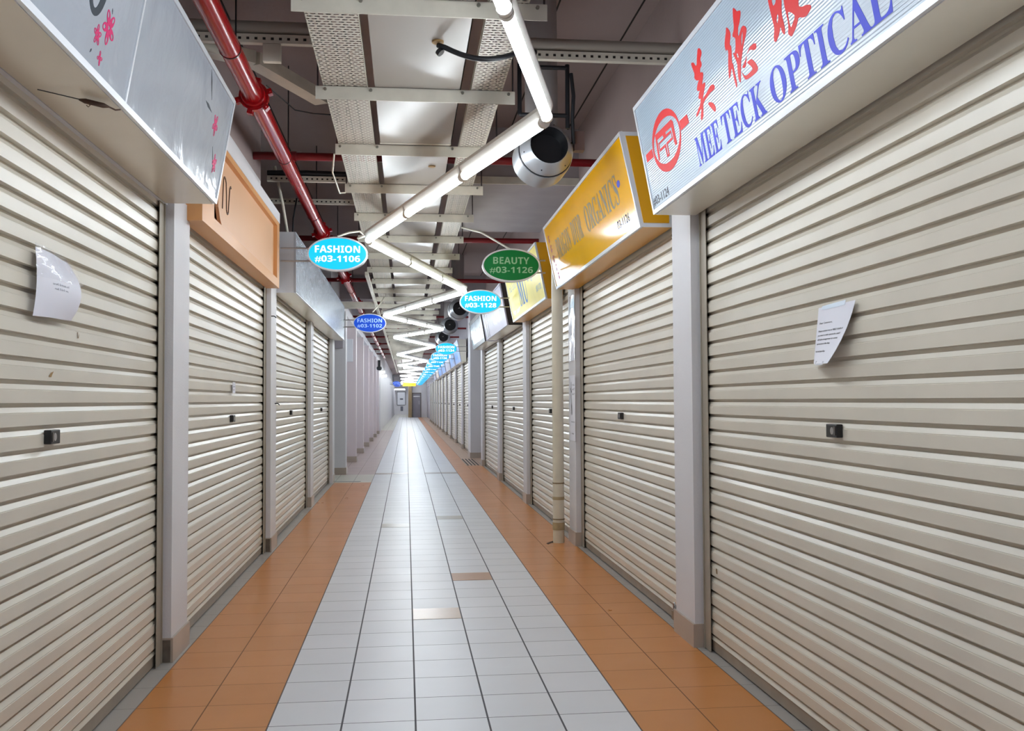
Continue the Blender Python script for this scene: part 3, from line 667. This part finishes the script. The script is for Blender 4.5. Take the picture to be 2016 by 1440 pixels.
# left 1: grey film sign with flowers
t, pl, L, H = sign_box('L', .6, 5.065, 2.361, -.980, 2.903, -.886, M_GREYSIGN, M_SIGNW, M_SOFFT, M_SIGNW, 'large grey sign with pink flowers and dark round letter, nearest on the left', seam_u=(2.835,))
D0 = .6
e = MB(); pl.raw(e, poly2d([[(x-D0*1000, y) for x, y in ell(3014, 330, 92, 165, 40)], [(x-D0*1000, y) for x, y in ell(3012, 332, 52, 144, 40)]]), lift=-.0018); e.build('lettering', M_CHAR, t)
def flower(cx, cy, r, rot, n=5):
    e = MB()
    for j in range(n):
        a = rot+2*math.pi*j/n; ring = []; inner = []
        for k in range(14):
            q = 2*math.pi*k/14; px, py = r*.55+r*.45*math.cos(q), r*.26*math.sin(q)
            ring.append((cx+px*math.cos(a)-py*math.sin(a), cy+px*math.sin(a)+py*math.cos(a)))
            px, py = r*.72+r*.18*math.cos(q), r*.12*math.sin(q)
            inner.append((cx+px*math.cos(a)-py*math.sin(a), cy+px*math.sin(a)+py*math.cos(a)))
        pl.raw(e, poly2d([ring, inner]), lift=-.0018+.0001*j)
    return e.build('flower_motif', M_PINKPAINT, t)
flower(3160-600, 182, 58, .9); flower(3077-600, 126, 34, .4); flower(3132-600, 70, 24, .2, 4); flower(4750-600, 330, 55, 1.1); flower(4872-600, 165, 50, .6)
e = MB()
for a, b_, w_ in (((4497, 522), (4600, 407), 9), ((4496, 372), (4644, 359), 9), ((4778, 229), (4868, 130), 6), ((3054, 73), (3043, 57), 4), ((3160, 247), (3167, 230), 3)):
    dx, dy = b_[0]-a[0], b_[1]-a[1]; l = math.hypot(dx, dy); nx, ny = -dy/l*w_, dx/l*w_
    pl.raw(e, poly2d([[(a[0]-600, a[1]), (a[0]+dx*.4-600+nx, a[1]+dy*.4+ny), (b_[0]-600, b_[1]), (a[0]+dx*.4-600-nx, a[1]+dy*.4-ny)]]), lift=-.0018)
e.build('brush_mark', M_CHAR, t)
# left 2: peach box sign, recessed face with raised panel
yn, yf, zb, zt, xo, xi = 5.40, 8.62, 2.338, 2.915, -1.118, -1.160
t = thing('shop_sign', 'peach box sign with recessed panel and dark outlined letter', 'sign', (-1.17, 7.0, zb))
m = MB()
for a, b_ in (((-1.232, yn, zb), (xo, yf, zb+.075)), ((-1.232, yn, zt-.04), (xo, yf, zt)), ((-1.232, yf-.14, zb+.075), (xo, yf, zt-.04)), ((-1.232, yn, zb+.075), (xo, yn+.33, zt-.04))): m.box(a, b_)
m.build('frame', M_PEACH, t)
m = MB(); m.box((-1.232, yn+.33, zb+.075), (-1.19, yf-.14, zt-.04)); m.build('back_board', M_WOODB, t)
pl = Plane((xi, yn, zb), (0, 1, 0), (0, 0, 1))
pv, pf = poly2d([[(.79, .0752), (yf-yn-.1402, .0752), (yf-yn-.1402, zt-zb-.0402), (.60, zt-zb-.0402), (.60, .30), (.62, .20), (.68, .13)]], .010)
m = MB(); m.add([pl.p(v.x, v.y, v.z) for v in pv], pf); m.build('raised_panel', M_PEACHP, t)
m = MB()
def outl(pts, wd=.010):
    for a, b_ in zip(pts[:-1], pts[1:]): m.obox(pl.p(*a, .012), pl.p(*b_, .012), wd, .006, up=pl.n)
outl([(.735, .213), (.752, .316), (.772, .405), (.79, .424), (.815, .428), (.84, .418), (.858, .40), (.870, .323), (.872, .235), (.885, .218), (.91, .210), (.935, .222), (.952, .290), (.985, .390), (1.01, .411), (1.03, .405)])
m.build('outline_letter', M_PEACHLINE, t)
m = MB(); m.box((-1.232, yn, zt), (xo+.004, yf, zt+.09)); m.build('top_board', M_WALL, t)
# left 3: silver foil box over two bays
t, pl, L, H = sign_box('L', 9.08, 16.2, 2.352, -1.026, 2.925, -1.030, M_SILVER, mat('silver_edge', 'bfc4cc', 0.35, 0.3), M_SOFF, M_SIGNW, 'long silver foil covered box sign beyond the peach sign', fw=.006)

# right 2: yellow sign
t, pl, L, H = sign_box('R', 5.523, 8.72, 2.36, 1.389, 2.93, 1.265, M_YEL, M_SIGNW, M_YELS, M_SIGNW, 'glossy yellow sign with grey lettering and a dark unit number', xback=1.578)  # white by the unit number is only the gloss reflecting lamps
m = MB(); m.add(*(lambda yy: ([(1.405, yy, 2.385), (1.56, yy, 2.385), (1.56, yy, 2.905), (1.30, yy, 2.905), (1.405, yy-.004, 2.385), (1.56, yy-.004, 2.385), (1.56, yy-.004, 2.905), (1.30, yy-.004, 2.905)], [(0,1,2,3),(7,6,5,4),(0,4,5,1),(1,5,6,2),(2,6,7,3),(3,7,4,0)]))(5.523)); m.build('end_panel', M_YELS, t)
e = MB()
for body, u0, u1, v0, h in (('DRAGON', .43, 1.10, .215, .18), ('DYOR', 1.20, 1.62, .215, .19), ('ORGANICS', 1.78, 2.86, .215, .19)):
    e = MB(); pl.put(e, text2d(serif(body)), u0, v0, wd=u1-u0, ht=h, lift=-.0018); e.build('lettering', M_GREYTXT, t)
e = MB(); pl.put(e, text2d('03-1126'), 2.66, .078, wd=.33, ht=.054, lift=-.0016); e.build('unit_number', M_INK, t)
e = MB(); pl.raw(e, poly2d([ell(2905, 330, 42, 22, 14)]), lift=-.0018); e.build('blue_dot', M_SIGNBLUE, t)
e = MB()
for i, (u, v) in enumerate(((150, 440), (170, 350), (185, 250), (215, 170), (245, 90))):
    pl.raw(e, poly2d([smoothring([(u-40, v+30), (u+45, v+38), (u+50, v+28), (u-40, v+20)])]), lift=-.0018); pl.raw(e, poly2d([smoothring([(u-10, v+45), (u+5, v+45), (u+12, v-25), (u-4, v-30)])]), lift=-.0014); pl.raw(e, poly2d([smoothring([(u-30, v), (u+40, v+8), (u+30, v-18), (u-36, v-22), (u-20, v-10)])]), lift=-.0016)
e.build('brush_character', mat('sign_crimson', '9c2a18', 0.5, spec=0.15), t)
# right 3: pale yellow sign
t, pl, L, H = sign_box('R', 9.51, 12.46, 2.36, 1.406, 2.93, 1.293, M_PALE, M_SIGNW, M_YELS, M_YELS, 'pale yellow sign with large blue letters behind the green oval', xback=1.578)
e = MB(); pl.put(e, text2d(serif('MU')), 1.0, .10, wd=.75, ht=.36, lift=-.0018); e.build('lettering', mat('sign_denim', '5c80c8', 0.45, spec=0.15), t)
e = MB(); pl.put(e, text2d(serif('O')+'rganic'), 1.90, .27, wd=.75, ht=.13, lift=-.0018); pl.put(e, text2d('#03-1128'), 2.42, .12, wd=.36, ht=.07, lift=-.0018); pl.put(e, words2d(2, 3), .25, .36, wd=.7, ht=.10, lift=-.0018); pl.put(e, words2d(2, 4), .22, .07, wd=.66, ht=.07, lift=-.0018); e.build('small_lettering', mat('sign_slate', '7f9aa8', 0.3), t)
# right 4: white sign with black end
t, pl, L, H = sign_box('R', 12.88, 16.24, 2.36, 1.371, 2.93, 1.263, M_SIGNWHITE, M_SIGNWHITE, M_SOFFT, M_SIGNDARK, 'white sign with scribbled lettering and black end panel', xback=1.578)
e = MB(); pl.put(e, text2d('NXC'), 1.6, .12, wd=1.2, ht=.15, lift=-.0018, tilt=.3); pl.put(e, words2d(2, 5), 1.7, .33, wd=1.1, ht=.08, lift=-.0018); e.build('lettering', mat('sign_violetgrey', '4c4658', 0.3), t)
e = MB(); pl.quad(e, .25, .03, .42, H-.03, -.001, .002); pl.quad(e, .62, .03, .72, H-.03, -.001, .002); e.build('dark_band', M_SIGNDARK, t)
# right 5: dark framed lightbox
t, pl, L, H = sign_box('R', 16.45, 19.35, 2.36, 1.363, 2.90, 1.272, mat('sign_window', '8fa3b2', 0.25, var=0.5, vscale=5, spec=0.4), M_SIGNDARK, M_SOFFT, M_SIGNWHITE, 'dark framed sign with pale picture panel beside the thick column', xback=1.578, fw=.075)
e = MB(); pl.put(e, words2d(2, 6), .6, .20, wd=1.5, ht=.12, lift=-.0018); e.build('lettering', M_SIGNWHITE, t)
# far right signs
FS = [(25.1, 27.8, M_SKY, M_SIGNWHITE, M_SOFF, 'first sign past the thick column, pale blue with white swirl'), (28.1, 30.7, M_SKY, M_SIGNWHITE, M_SIGNWHITE, 'blue sign second past the thick column'),
      (31.0, 34.3, M_SIGNWHITE, M_SIGNWHITE, M_SIGNDARK, 'white sign with black end, third past the thick column'), (34.7, 37.8, M_SKY, M_SIGNWHITE, M_SIGNWHITE, 'blue sign fourth past the thick column'),
      (38.2, 41.5, M_SKY, M_SIGNWHITE, M_SIGNWHITE, 'blue sign fifth past the thick column'), (42.0, 45.2, mat('sign_beige', 'd8c2b2', 0.4), M_SIGNWHITE, M_SIGNWHITE, 'beige sign sixth past the thick column'), (46, 49, M_SIGNWHITE, M_SIGNWHITE, M_SIGNWHITE, 'white sign seventh past the thick column')]
for i, (a, b_, fc, fr, sd, lab) in enumerate(FS):
    t, pl, L, H = sign_box('R', a, b_, 2.36, 1.44, 2.95, 1.335, fc, fr, M_SOFFT, sd, lab, xback=1.578)
    if i in (0, 1, 3):
        e = MB(); pl.put(e, poly2d([ell(0, 0, 1, .5, 24), ell(.15, .05, .6, .28, 24)]), L*.72, .2, wd=.5, ht=.22, lift=-.0018, center=True); e.build('swirl_mark', M_SIGNWHITE, t)

# ------------------------------------------------------------------ oval projecting signs
def oval(cx, cy, cz, lines, facem, textm, side, label, wd=.53, ht=.302, group='oval projecting signs', detail=True, arm=None):
    t = thing('oval_sign', label, 'sign', (cx, cy, cz), group)
    n = 48 if detail else 20
    pl = Plane((cx, cy-.045, cz), (1, 0, 0), (0, 0, 1))
    m = MB(); m.prism([Vector((x, 0, z)) for x, z in ell(0, 0, wd/2, ht/2, n)], (cx, cy-.040, cz), (cx, cy+.045, cz)); m.build('casing', M_SIGNW, t, smooth=35)
    if detail:
        m = MB(); vs, fs = poly2d([ell(0, 0, wd/2+.004, ht/2+.004, n), ell(0, 0, wd/2-.010, ht/2-.010, n)], .006); m.add([pl.p(v.x, v.y, v.z) for v in vs], fs); m.build('rim', M_SIGNW, t, smooth=35)
    m = MB(); vs, fs = poly2d([ell(0, 0, wd/2-.008, ht/2-.008, n)], .003); m.add([pl.p(v.x, v.y, v.z) for v in vs], fs); m.build('face_panel', facem, t)
    for body, v, ht_, w_, nm in ((lines[0], .043, .064, .400 if len(lines[0]) > 6 else .335, 'lettering'), (lines[1], -.046, .062, .400, 'unit_number')):
        m = MB(); pl.put(m, text2d(sansb(body)), 0, v, wd=w_, ht=ht_, lift=.003, center=True); m.build(nm, textm, t)
    s = 1 if side == 'R' else -1
    xe = arm if arm is not None else (1.30 if s > 0 else -1.12)
    for z in (cz+.055, cz-.060):
        m = MB(); x0 = cx+s*(wd/2-.03); m.tube([(x0, cy+.01, z), (xe, cy+.01, z)], .008, 8); m.build('bracket_rod', M_STEEL, t, smooth=50)
    return t
CY = emit_mat('oval_cyan', '00ccff', .42, '063a5c'); CY2 = emit_mat('oval_cyan_far', '00b8f6', .42, '063a5c'); WT = emit_mat('oval_text_lit', 'f4ffff', .55)
GR = mat('oval_green', '007a39', 0.4, spec=0.3); GRT = mat('oval_text_green', '93c79f', 0.4); BL = emit_mat('oval_blue', '0858e6', 0.27, '04206c'); BLT = emit_mat('oval_text_blue', '9db8ff', 0.2)
oval(-.610, 8.70, 2.657, ('FASHION', '#03-1106'), CY, WT, 'L', 'lit cyan oval sign reading FASHION 03-1106, beside the peach sign')
oval(.965, 8.75, 2.578, ('BEAUTY', '#03-1126'), GR, GRT, 'R', 'green oval sign reading BEAUTY 03-1126, beside the yellow sign', arm=1.29)
oval(.946, 12.15, 2.592, ('FASHION', '#03-1128'), CY, WT, 'R', 'lit cyan oval sign reading FASHION 03-1128, beside the pale yellow sign', arm=1.32)
oval(-.590, 15.80, 2.61, ('FASHION', '#03-1102'), BL, BLT, 'L', 'dim blue oval sign reading FASHION 03-1102 by the silver sign', arm=-1.020)
nums = ['#03-1134', '#03-1136', '#03-1138', '#03-1140', '#03-1142', '#03-1144', '#03-1146', '#03-1148', '#03-1150', '#03-1152', '#03-1154', '#03-1156', '#03-1158', '#03-1160']
ys = [23.7, 27.95, 30.85, 34.5, 38.0, 41.75, 45.6, 49.4, 52.6, 55.8, 59.2, 62.8, 66.4, 70]
for i, (y, nm) in enumerate(zip(ys, nums)):
    oval(.99, y, 2.62, ('FASHION', nm), CY2 if i else CY, WT, 'R', f'lit cyan oval sign in the receding right row, {ordw(i)} past the thick column', wd=.53, detail=(i < 2), arm=1.665)
for i, y in enumerate((66, 69.5, 73)):
    oval(-.66, y, 2.55, ('FASHION', '#03-10'+str(96-2*i)), BL, BLT, 'L', f'small blue oval sign far on the left, {ordw(i)} of the far left row', detail=False, arm=-1.12)

# ------------------------------------------------------------------ downpipe, papers, padlock ...
dp = thing('downpipe', 'cream plastic downpipe standing in front of third right shutter', 'pipe', (1.42, 8.9, 0))
m = MB(); m.tube([(1.42, 8.9, -.01), (1.42, 8.9, 2.9)], .053, 24); m.build('pipe', M_PVC, dp, smooth=40)
for z, h, r in ((.55, .012, .056), (.40, .03, .0555), (.12, .07, .0575), (.215, .01, .057)):
    m = MB(); m.tube([(1.42, 8.9, z), (1.42, 8.9, z+h)], r, 24); m.build('tape_band', mat('tape_tan', 'ab9a76', 0.5, var=0.2, vscale=20) if h > .02 else mat('tape_brown', '7d6a4c', 0.5), dp, smooth=40)
m = MB(); m.add([(1.30, 8.78, .0015), (1.345, 8.86, .0015), (1.50, 8.99, .0015), (1.38, 9.0, .0015), (1.295, 8.86, .0015)], [(0, 1, 2, 3, 4)])
setp(m.build('floor_hole', mat('hole_brown', '4a3322', 0.9, var=0.4, vscale=30), recalc=False), 'broken brown tile patch at the foot of the downpipe', kind='structure')

def sheet(name, side, corners, label, cat, bulge, mats, lines=None, group=None, n=10, x=None, frm=True):
    """paper with curl: corners in (y,z): TL, TR, BR, BL as seen from the corridor; bulge(u,v) is distance off the shutter"""
    s = 1 if side == 'R' else -1; xp = x
    def P(u, v, h=0.0):
        (y0, z0), (y1, z1), (y2, z2), (y3, z3) = corners
        ya = y0*(1-u)+y1*u; za = z0*(1-u)+z1*u; yb = y3*(1-u)+y2*u; zb_ = z3*(1-u)+z2*u
        return Vector((xp - s*(bulge(u, v)+h), ya*(1-v)+yb*v, za*(1-v)+zb_*v))
    mid = P(.5, .5); t = thing(name, label, cat, mid, group)
    m = MB(); vs = []; fs = []
    for lay in (0, .0006):
        for j in range(n+1):
            for i in range(n+1): vs.append(P(i/n, j/n, lay))
    N = (n+1)*(n+1)
    for j in range(n):
        for i in range(n):
            a = j*(n+1)+i; fs += [(a, a+1, a+n+2, a+n+1), (N+a+n+1, N+a+n+2, N+a+1, N+a)]
    for i in range(n):
        for a, b_ in ((i, i+1), (n*(n+1)+i+1, n*(n+1)+i), ((i+1)*(n+1), i*(n+1)), (i*(n+1)+n, (i+1)*(n+1)+n)): fs.append((b_, a, N+a, N+b_))
    m.add(vs, fs); m.build('sheet', mats[0], t, smooth=60)
    if lines:
        m = MB()
        for body, u0, v0, wd, ht in lines:
            tv, tf = text2d(body) if isinstance(body, str) else body; xs = [v.x for v in tv]; yz = [v.y for v in tv]; x0, x1, y0, y1 = min(xs), max(xs), min(yz), max(yz)
            m.add([P(u0+(v.x-x0)/(x1-x0)*wd, v0-(v.y-(0 if isinstance(body, str) else y0))/(.72 if isinstance(body, str) else max(y1-y0, .6))*ht*(.8 if isinstance(body, str) else 1), .0010+.0002*(1 if v.z > 0 else 0)) for v in tv], tf)
        m.build('printed_text', mats[1], t)
    return t, P
nt_, P = sheet('taped_notice', 'R', [(3.536, 1.684), (3.232, 1.684), (3.345, 1.462), (3.590, 1.470)], 'white printed notice to customers taped to nearest right shutter', 'notice',
      lambda u, v: .012 + .055*v*v*u + .012*math.sin(u*3)*v, (M_PAPER, M_INK),
      [('Dear Customers,', .09, .30, .42, .040), ('Please contact me at 9862 5668 if', .09, .44, .80, .040), ('you want to make spectacles and I', .09, .515, .78, .040), ('will make arrangement to come', .09, .59, .76, .040), ('and meet you at the shop.', .09, .665, .58, .040), ('Mee Teck Optical Shop', .09, .80, .52, .040)], x=1.602)
m = MB(); m.add([P(.1, -.02, .001), P(.75, -.04, .001), P(.75, .045, .002), (P(.1, .05, .002))], [(0, 1, 2, 3)]); m.add([P(.3, .95, .002), P(.8, .96, .002), P(.82, 1.02, .001), P(.28, 1.03, .001)], [(0, 1, 2, 3)]); m.build('tape', M_PLAST, nt_)
nt_, P = sheet('sleeved_paper', 'L', [(3.358, 1.859), (3.683, 1.853), (3.668, 1.635), (3.331, 1.624)], 'white paper in curled plastic sleeve taped to nearest left shutter', 'notice',
      lambda u, v: .012 + .055*math.sin(v*2.75)*(.2+.8*u) + .008*math.sin(u*5), (M_PAPER, M_INKL), [(words2d(3, 7), .28, .50, .40, .035), (words2d(3, 8), .32, .57, .34, .03)], x=-1.253)
m = MB(); vs = []
for j in range(11):
    for i in range(11): vs.append(P(-.03+1.06*i/10, -.06+1.14*j/10*.42, .0035+.004*math.sin(i*1.7+j)*math.sin(j*.9)))
m.add(vs, [(j*11+i, j*11+i+1, j*11+i+12, j*11+i+11) for j in range(10) for i in range(10)]); 
mg = bpy.data.materials.new('sleeve_film'); mg.use_nodes = True; b_ = mg.node_tree.nodes['Principled BSDF']; b_.inputs['Roughness'].default_value = .08; b_.inputs['Alpha'].default_value = .22; b_.inputs['Base Color'].default_value = (.9, .92, .97, 1)
m.build('plastic_film', mg, nt_, smooth=60)
sheet('price_tag', 'L', [(7.055, 1.476), (7.165, 1.476), (7.165, 1.395), (7.055, 1.395)], 'small white tag stuck on the shutter under the peach sign', 'tag', lambda u, v: .012, (M_PAPER, M_INKL), [(words2d(2, 9), .15, .45, .7, .12), (words2d(1, 10), .2, .75, .4, .12)], x=-1.253, n=3)
# posters on the pillar behind the downpipe
sheet('plastic_sheet_poster', 'R', [(8.93, 2.31), (8.63, 2.31), (8.64, 1.70), (8.94, 1.70)], 'crinkled clear sheet poster high on pillar beside the downpipe', 'poster', lambda u, v: .004+.006*math.sin(v*9)*math.sin(u*4)**2, (M_PLAST, M_INKL), [(words2d(2, 11), .2, .2, .6, .03), (words2d(2, 12), .2, .6, .6, .03)], x=1.545)
pt, P = sheet('walkway_poster', 'R', [(8.92, 1.563), (8.625, 1.563), (8.63, .955), (8.90, .955)], 'white poster with black figure lower on pillar beside the downpipe', 'poster', lambda u, v: .006, (M_PAPER, M_INK), [(words2d(1, 13), .45, .16, .42, .035), (words2d(1, 14), .45, .23, .42, .035), (words2d(1, 15), .45, .30, .42, .035), (words2d(3, 16), .25, .72, .6, .02), (words2d(2, 17), .3, .90, .4, .025)], x=1.545)
m = MB()
for a, b_, w_ in (((.30, .10), (.22, .28), .05), ((.22, .28), (.34, .42), .05), ((.34, .40), (.25, .60), .06), ((.34, .42), (.42, .60), .06), ((.15, .2), (.38, .26), .03)):
    a, b_ = Vector(a), Vector(b_); nn = Vector((-(b_-a).y, (b_-a).x)).normalized()*w_*.5
    m.add([P(*(a-nn), .0015), P(*(a+nn), .0015), P(*(b_+nn), .0015), P(*(b_-nn), .0015)], [(0, 1, 2, 3)])
m.build('figure_print', M_INK, pt)
# padlock
pk = thing('padlock', 'steel padlock hanging at foot of the second right shutter', 'padlock', (1.565, 5.50, .05))
m = MB(); m.box((1.548, 5.475, .045), (1.572, 5.525, .095)); m.build('body', mat('padlock_brass', '7d7468', 0.35, 0.8), pk, bevel=.004)
m = MB(); m.tube([(1.56, 5.482, .09), (1.56, 5.482, .125), (1.56, 5.489, .138), (1.56, 5.5, .143), (1.56, 5.511, .138), (1.56, 5.518, .125), (1.56, 5.518, .09)], .0045, 8); m.build('shackle', M_STEEL, pk, smooth=60)
m = MB(); m.box((1.560, 5.46, .115), (1.60, 5.53, .121)); setp(m.build('hasp', M_BLACK), 'small dark hasp holding the padlock on the shutter', 'hasp')
# turnbuckle on a wire under the left sign
tb = thing('turnbuckle', 'rusty turnbuckle on wire under the nearest left sign', 'turnbuckle', (-1.07, 3.3, 2.35))
m = MB(); m.tube([(-1.19, 3.22, 2.352), (-1.075, 3.30, 2.346)], .0018, 6); m.build('wire', M_RUBBER, tb)
m = MB(); m.tube([(-1.085, 3.295, 2.346), (-1.07, 3.31, 2.346), (-1.025, 3.355, 2.346), (-1.01, 3.37, 2.346)], [.003, .009, .009, .003], 8); m.build('barrel', mat('rust_dark', '4a3326', 0.7), tb, smooth=50)
m = MB(); m.tube([(-1.01, 3.37, 2.346), (-.995, 3.39, 2.342), (-.985, 3.41, 2.35)], .003, 6); m.tube([(-1.062, 3.317, 2.34)]+[(-1.062+.006*math.cos(a), 3.317, 2.334+.006*math.sin(a)) for a in (1.5, 0, -1.5, -3.1)], .0015, 5); m.build('hook', mat('rust_dark', '4a3326', 0.7), tb)
# small hooks on the left pillars
for y, z, lab in ((8.975, 1.316, 'at shoulder height on pillar after the peach sign'), (8.72, 2.10, 'high on pillar after the peach sign'), (12.45, 2.12, 'high on third left pillar')):
    m = MB(); m.tube([(-1.2, y, z), (-1.175, y, z), (-1.165, y+.004, z-.006), (-1.160, y+.012, z-.014)], .005, 6); setp(m.build('wall_hook', M_BLACK, smooth=50), f'little black hook {lab}', 'hook', 'pillar hooks')
# rust spots and remnants of tape on shutters: grime marks
def mark(side, y, z, pts, m, label):
    s = 1 if side == 'R' else -1; x = (1.592+.034-.0225) if s > 0 else (-1.243-.034+.0225)
    b = MB(); b.add([(x-s*.0008, y+a, z+c) for a, c in pts], [tuple(range(len(pts)))]); return setp(b.build('tape_scrap', m, recalc=False), label, 'scrap', 'old tape scraps')
mark('L', 3.55, 1.432, [(-.02, -.006), (.0, .008), (.028, .014), (.012, .0), (.004, -.008)], M_RUST, 'brown torn tape scrap above the nearest left lock')
mark('L', 3.83, 1.59, [(-.012, .012), (-.004, .016), (.0, -.004), (.014, .010), (.004, -.010), (-.008, -.008)], mat('glue_brown', '8d7557', 0.7), 'brown glue scrap under the sleeved paper')
mark('R', 4.85, .441, [(-.012, -.012), (-.004, -.016), (.010, -.014), (.014, .002), (.006, .014), (-.008, .010)], mat('glue_brown', '8d7557', 0.7), 'brown worn spot low on the nearest right shutter')
m = MB(); m.tube([(-1.08, 39, 2.74), (-1.08, 39, 2.70), (-1.08, 39, 2.63), (-1.08, 39, 2.58)], [.06, .11, .11, .06], 14); m.box((-1.13, 38.97, 2.72), (-1.03, 39.03, 2.99)); setp(m.build('dome_camera', M_BLACK, smooth=50), 'black dome camera high on the far left', 'camera')
# floor grating right
fg = thing('floor_grate', 'dark slotted drain grate in the floor by the thick column', 'grate', (1.40, 20.8, 0))
m = MB(); m.box((1.23, 19.6, .0005), (1.53, 21.9, .003)); m.build('plate', T_BR, fg)
for k in range(4):
    m = MB(); x = 1.26+.07*k; m.box((x, 19.65, .003), (x+.025, 21.85, .0045)); m.build('slot', M_DARK, fg)
fc = thing('passage_threshold', 'thin grey metal strip across floor of the left passage', 'strip', (-.95, 16.1, 0))
m = MB(); m.box((-1.19, 16.05, .0005), (-.75, 16.13, .004)); m.build('strip', mat('strip_grey', '8d8a86', 0.4, 0.4), fc)
# boxes on the far left pillars
m = MB(); m.box((-1.29, 17.60, 2.30), (-1.14, 17.638, 2.46)); setp(m.build('meter_box', M_WALLD, bevel=.004), 'grey wall box on the first deep far left pillar', 'box')
m = MB(); m.box((-1.29, 21.20, 2.2), (-1.16, 21.245, 2.7)); setp(m.build('panel_box', M_SIGNW, bevel=.004), 'pale tall panel on the second deep far left pillar', 'box')

# ------------------------------------------------------------------ far end
d = thing('door_1', 'grey door in brown frame at the far end', 'door', (.83, YEND, 0)); d['kind'] = 'structure'
m = MB(); m.box((.53, YEND+.02, 0), (1.17, YEND+.07, 1.95)); m.build('leaf', M_DOOR, d)
m = MB(); m.box((.48, YEND-.03, 0), (.54, YEND+.02, 2.0)); m.box((1.16, YEND-.03, 0), (1.22, YEND+.02, 2.0)); m.box((.54, YEND-.03, 1.94), (1.16, YEND+.02, 2.0)); m.build('frame', M_DOORF, d)
m = MB(); m.box((1.0, YEND+.005, 1.05), (1.1, YEND+.02, 1.35)); m.build('lock_plate', M_WALLD, d)
m = MB(); m.box((.58, YEND+.012, 1.66), (1.12, YEND+.02, 1.74)); m.build('closer_bar', M_STEEL, d)
m = MB(); m.box((.18, YEND-.25, 0), (.46, YEND-.002, ZC)); setp(m.build('pillar', M_OCHRE), 'ochre pillar left of the far door', kind='structure')
ex = thing('hanging_sign', 'yellow lit sign hanging across the far end', 'sign', (.23, 72, 2.55))
m = MB(); m.box((-.25, 71.95, 2.44), (.72, 72.05, 2.70)); m.build('lightbox', emit_mat('lit_yellow', 'f2c62a', 0.42), ex)
m = MB(); pl = Plane((-.25, 71.945, 2.44), (1, 0, 0), (0, 0, 1)); pl.put(m, words2d(2, 18), .12, .12, wd=.72, ht=.12); m.build('lettering', mat('ex_txt', '7a5a10', 0.4), ex)
for hx in (-.1, .56):
    m = MB(); m.tube([(hx, 72, 2.70), (hx, 72, ZC)], .012, 6); m.build('hanger_rod', M_STEEL, ex)
nb_ = thing('notice_board', 'tall white framed notice board on the far end wall', 'board', (-.47, 95, .9))
m = MB(); m.box((-.86, 94.95, .95), (-.08, 95, 2.2)); m.build('panel', M_SIGNW, nb_)
m = MB()
for a, b_ in (((-.90, 94.93, .95), (-.86, 95, 2.24)), ((-.08, 94.93, .95), (-.04, 95, 2.24)), ((-.86, 94.93, .91), (-.08, 95, .95)), ((-.86, 94.93, 2.2), (-.08, 95, 2.24))): m.box(a, b_)
m.build('frame', M_CHAR, nb_)
m = MB(); m.box((-.60, 94.94, 1.45), (-.30, 94.95, 1.60)); m.box((-.55, 94.94, .35), (-.30, 94.95, .80)); m.build('printed_text', M_INKL, nb_)
for i, (y, z) in enumerate(((42.3, 2.55), (46.5, 2.5))):
    fl = thing('wall_light', 'white wall light at far left corner, ' + ('nearer one' if i == 0 else 'farther one'), 'lamp', (-1.06, y, z), 'far left wall lights')
    m = MB(); m.box((-1.13, y-.05, z), (-.93, y+.05, z+.10)); m.build('diffuser', emit_mat('wall_light_glow', 'ffffff', 5.0), fl)
    m = MB(); m.box((-1.14, y-.06, z+.10), (-.92, y+.06, z+.13)); m.build('housing', M_HOUS, fl)
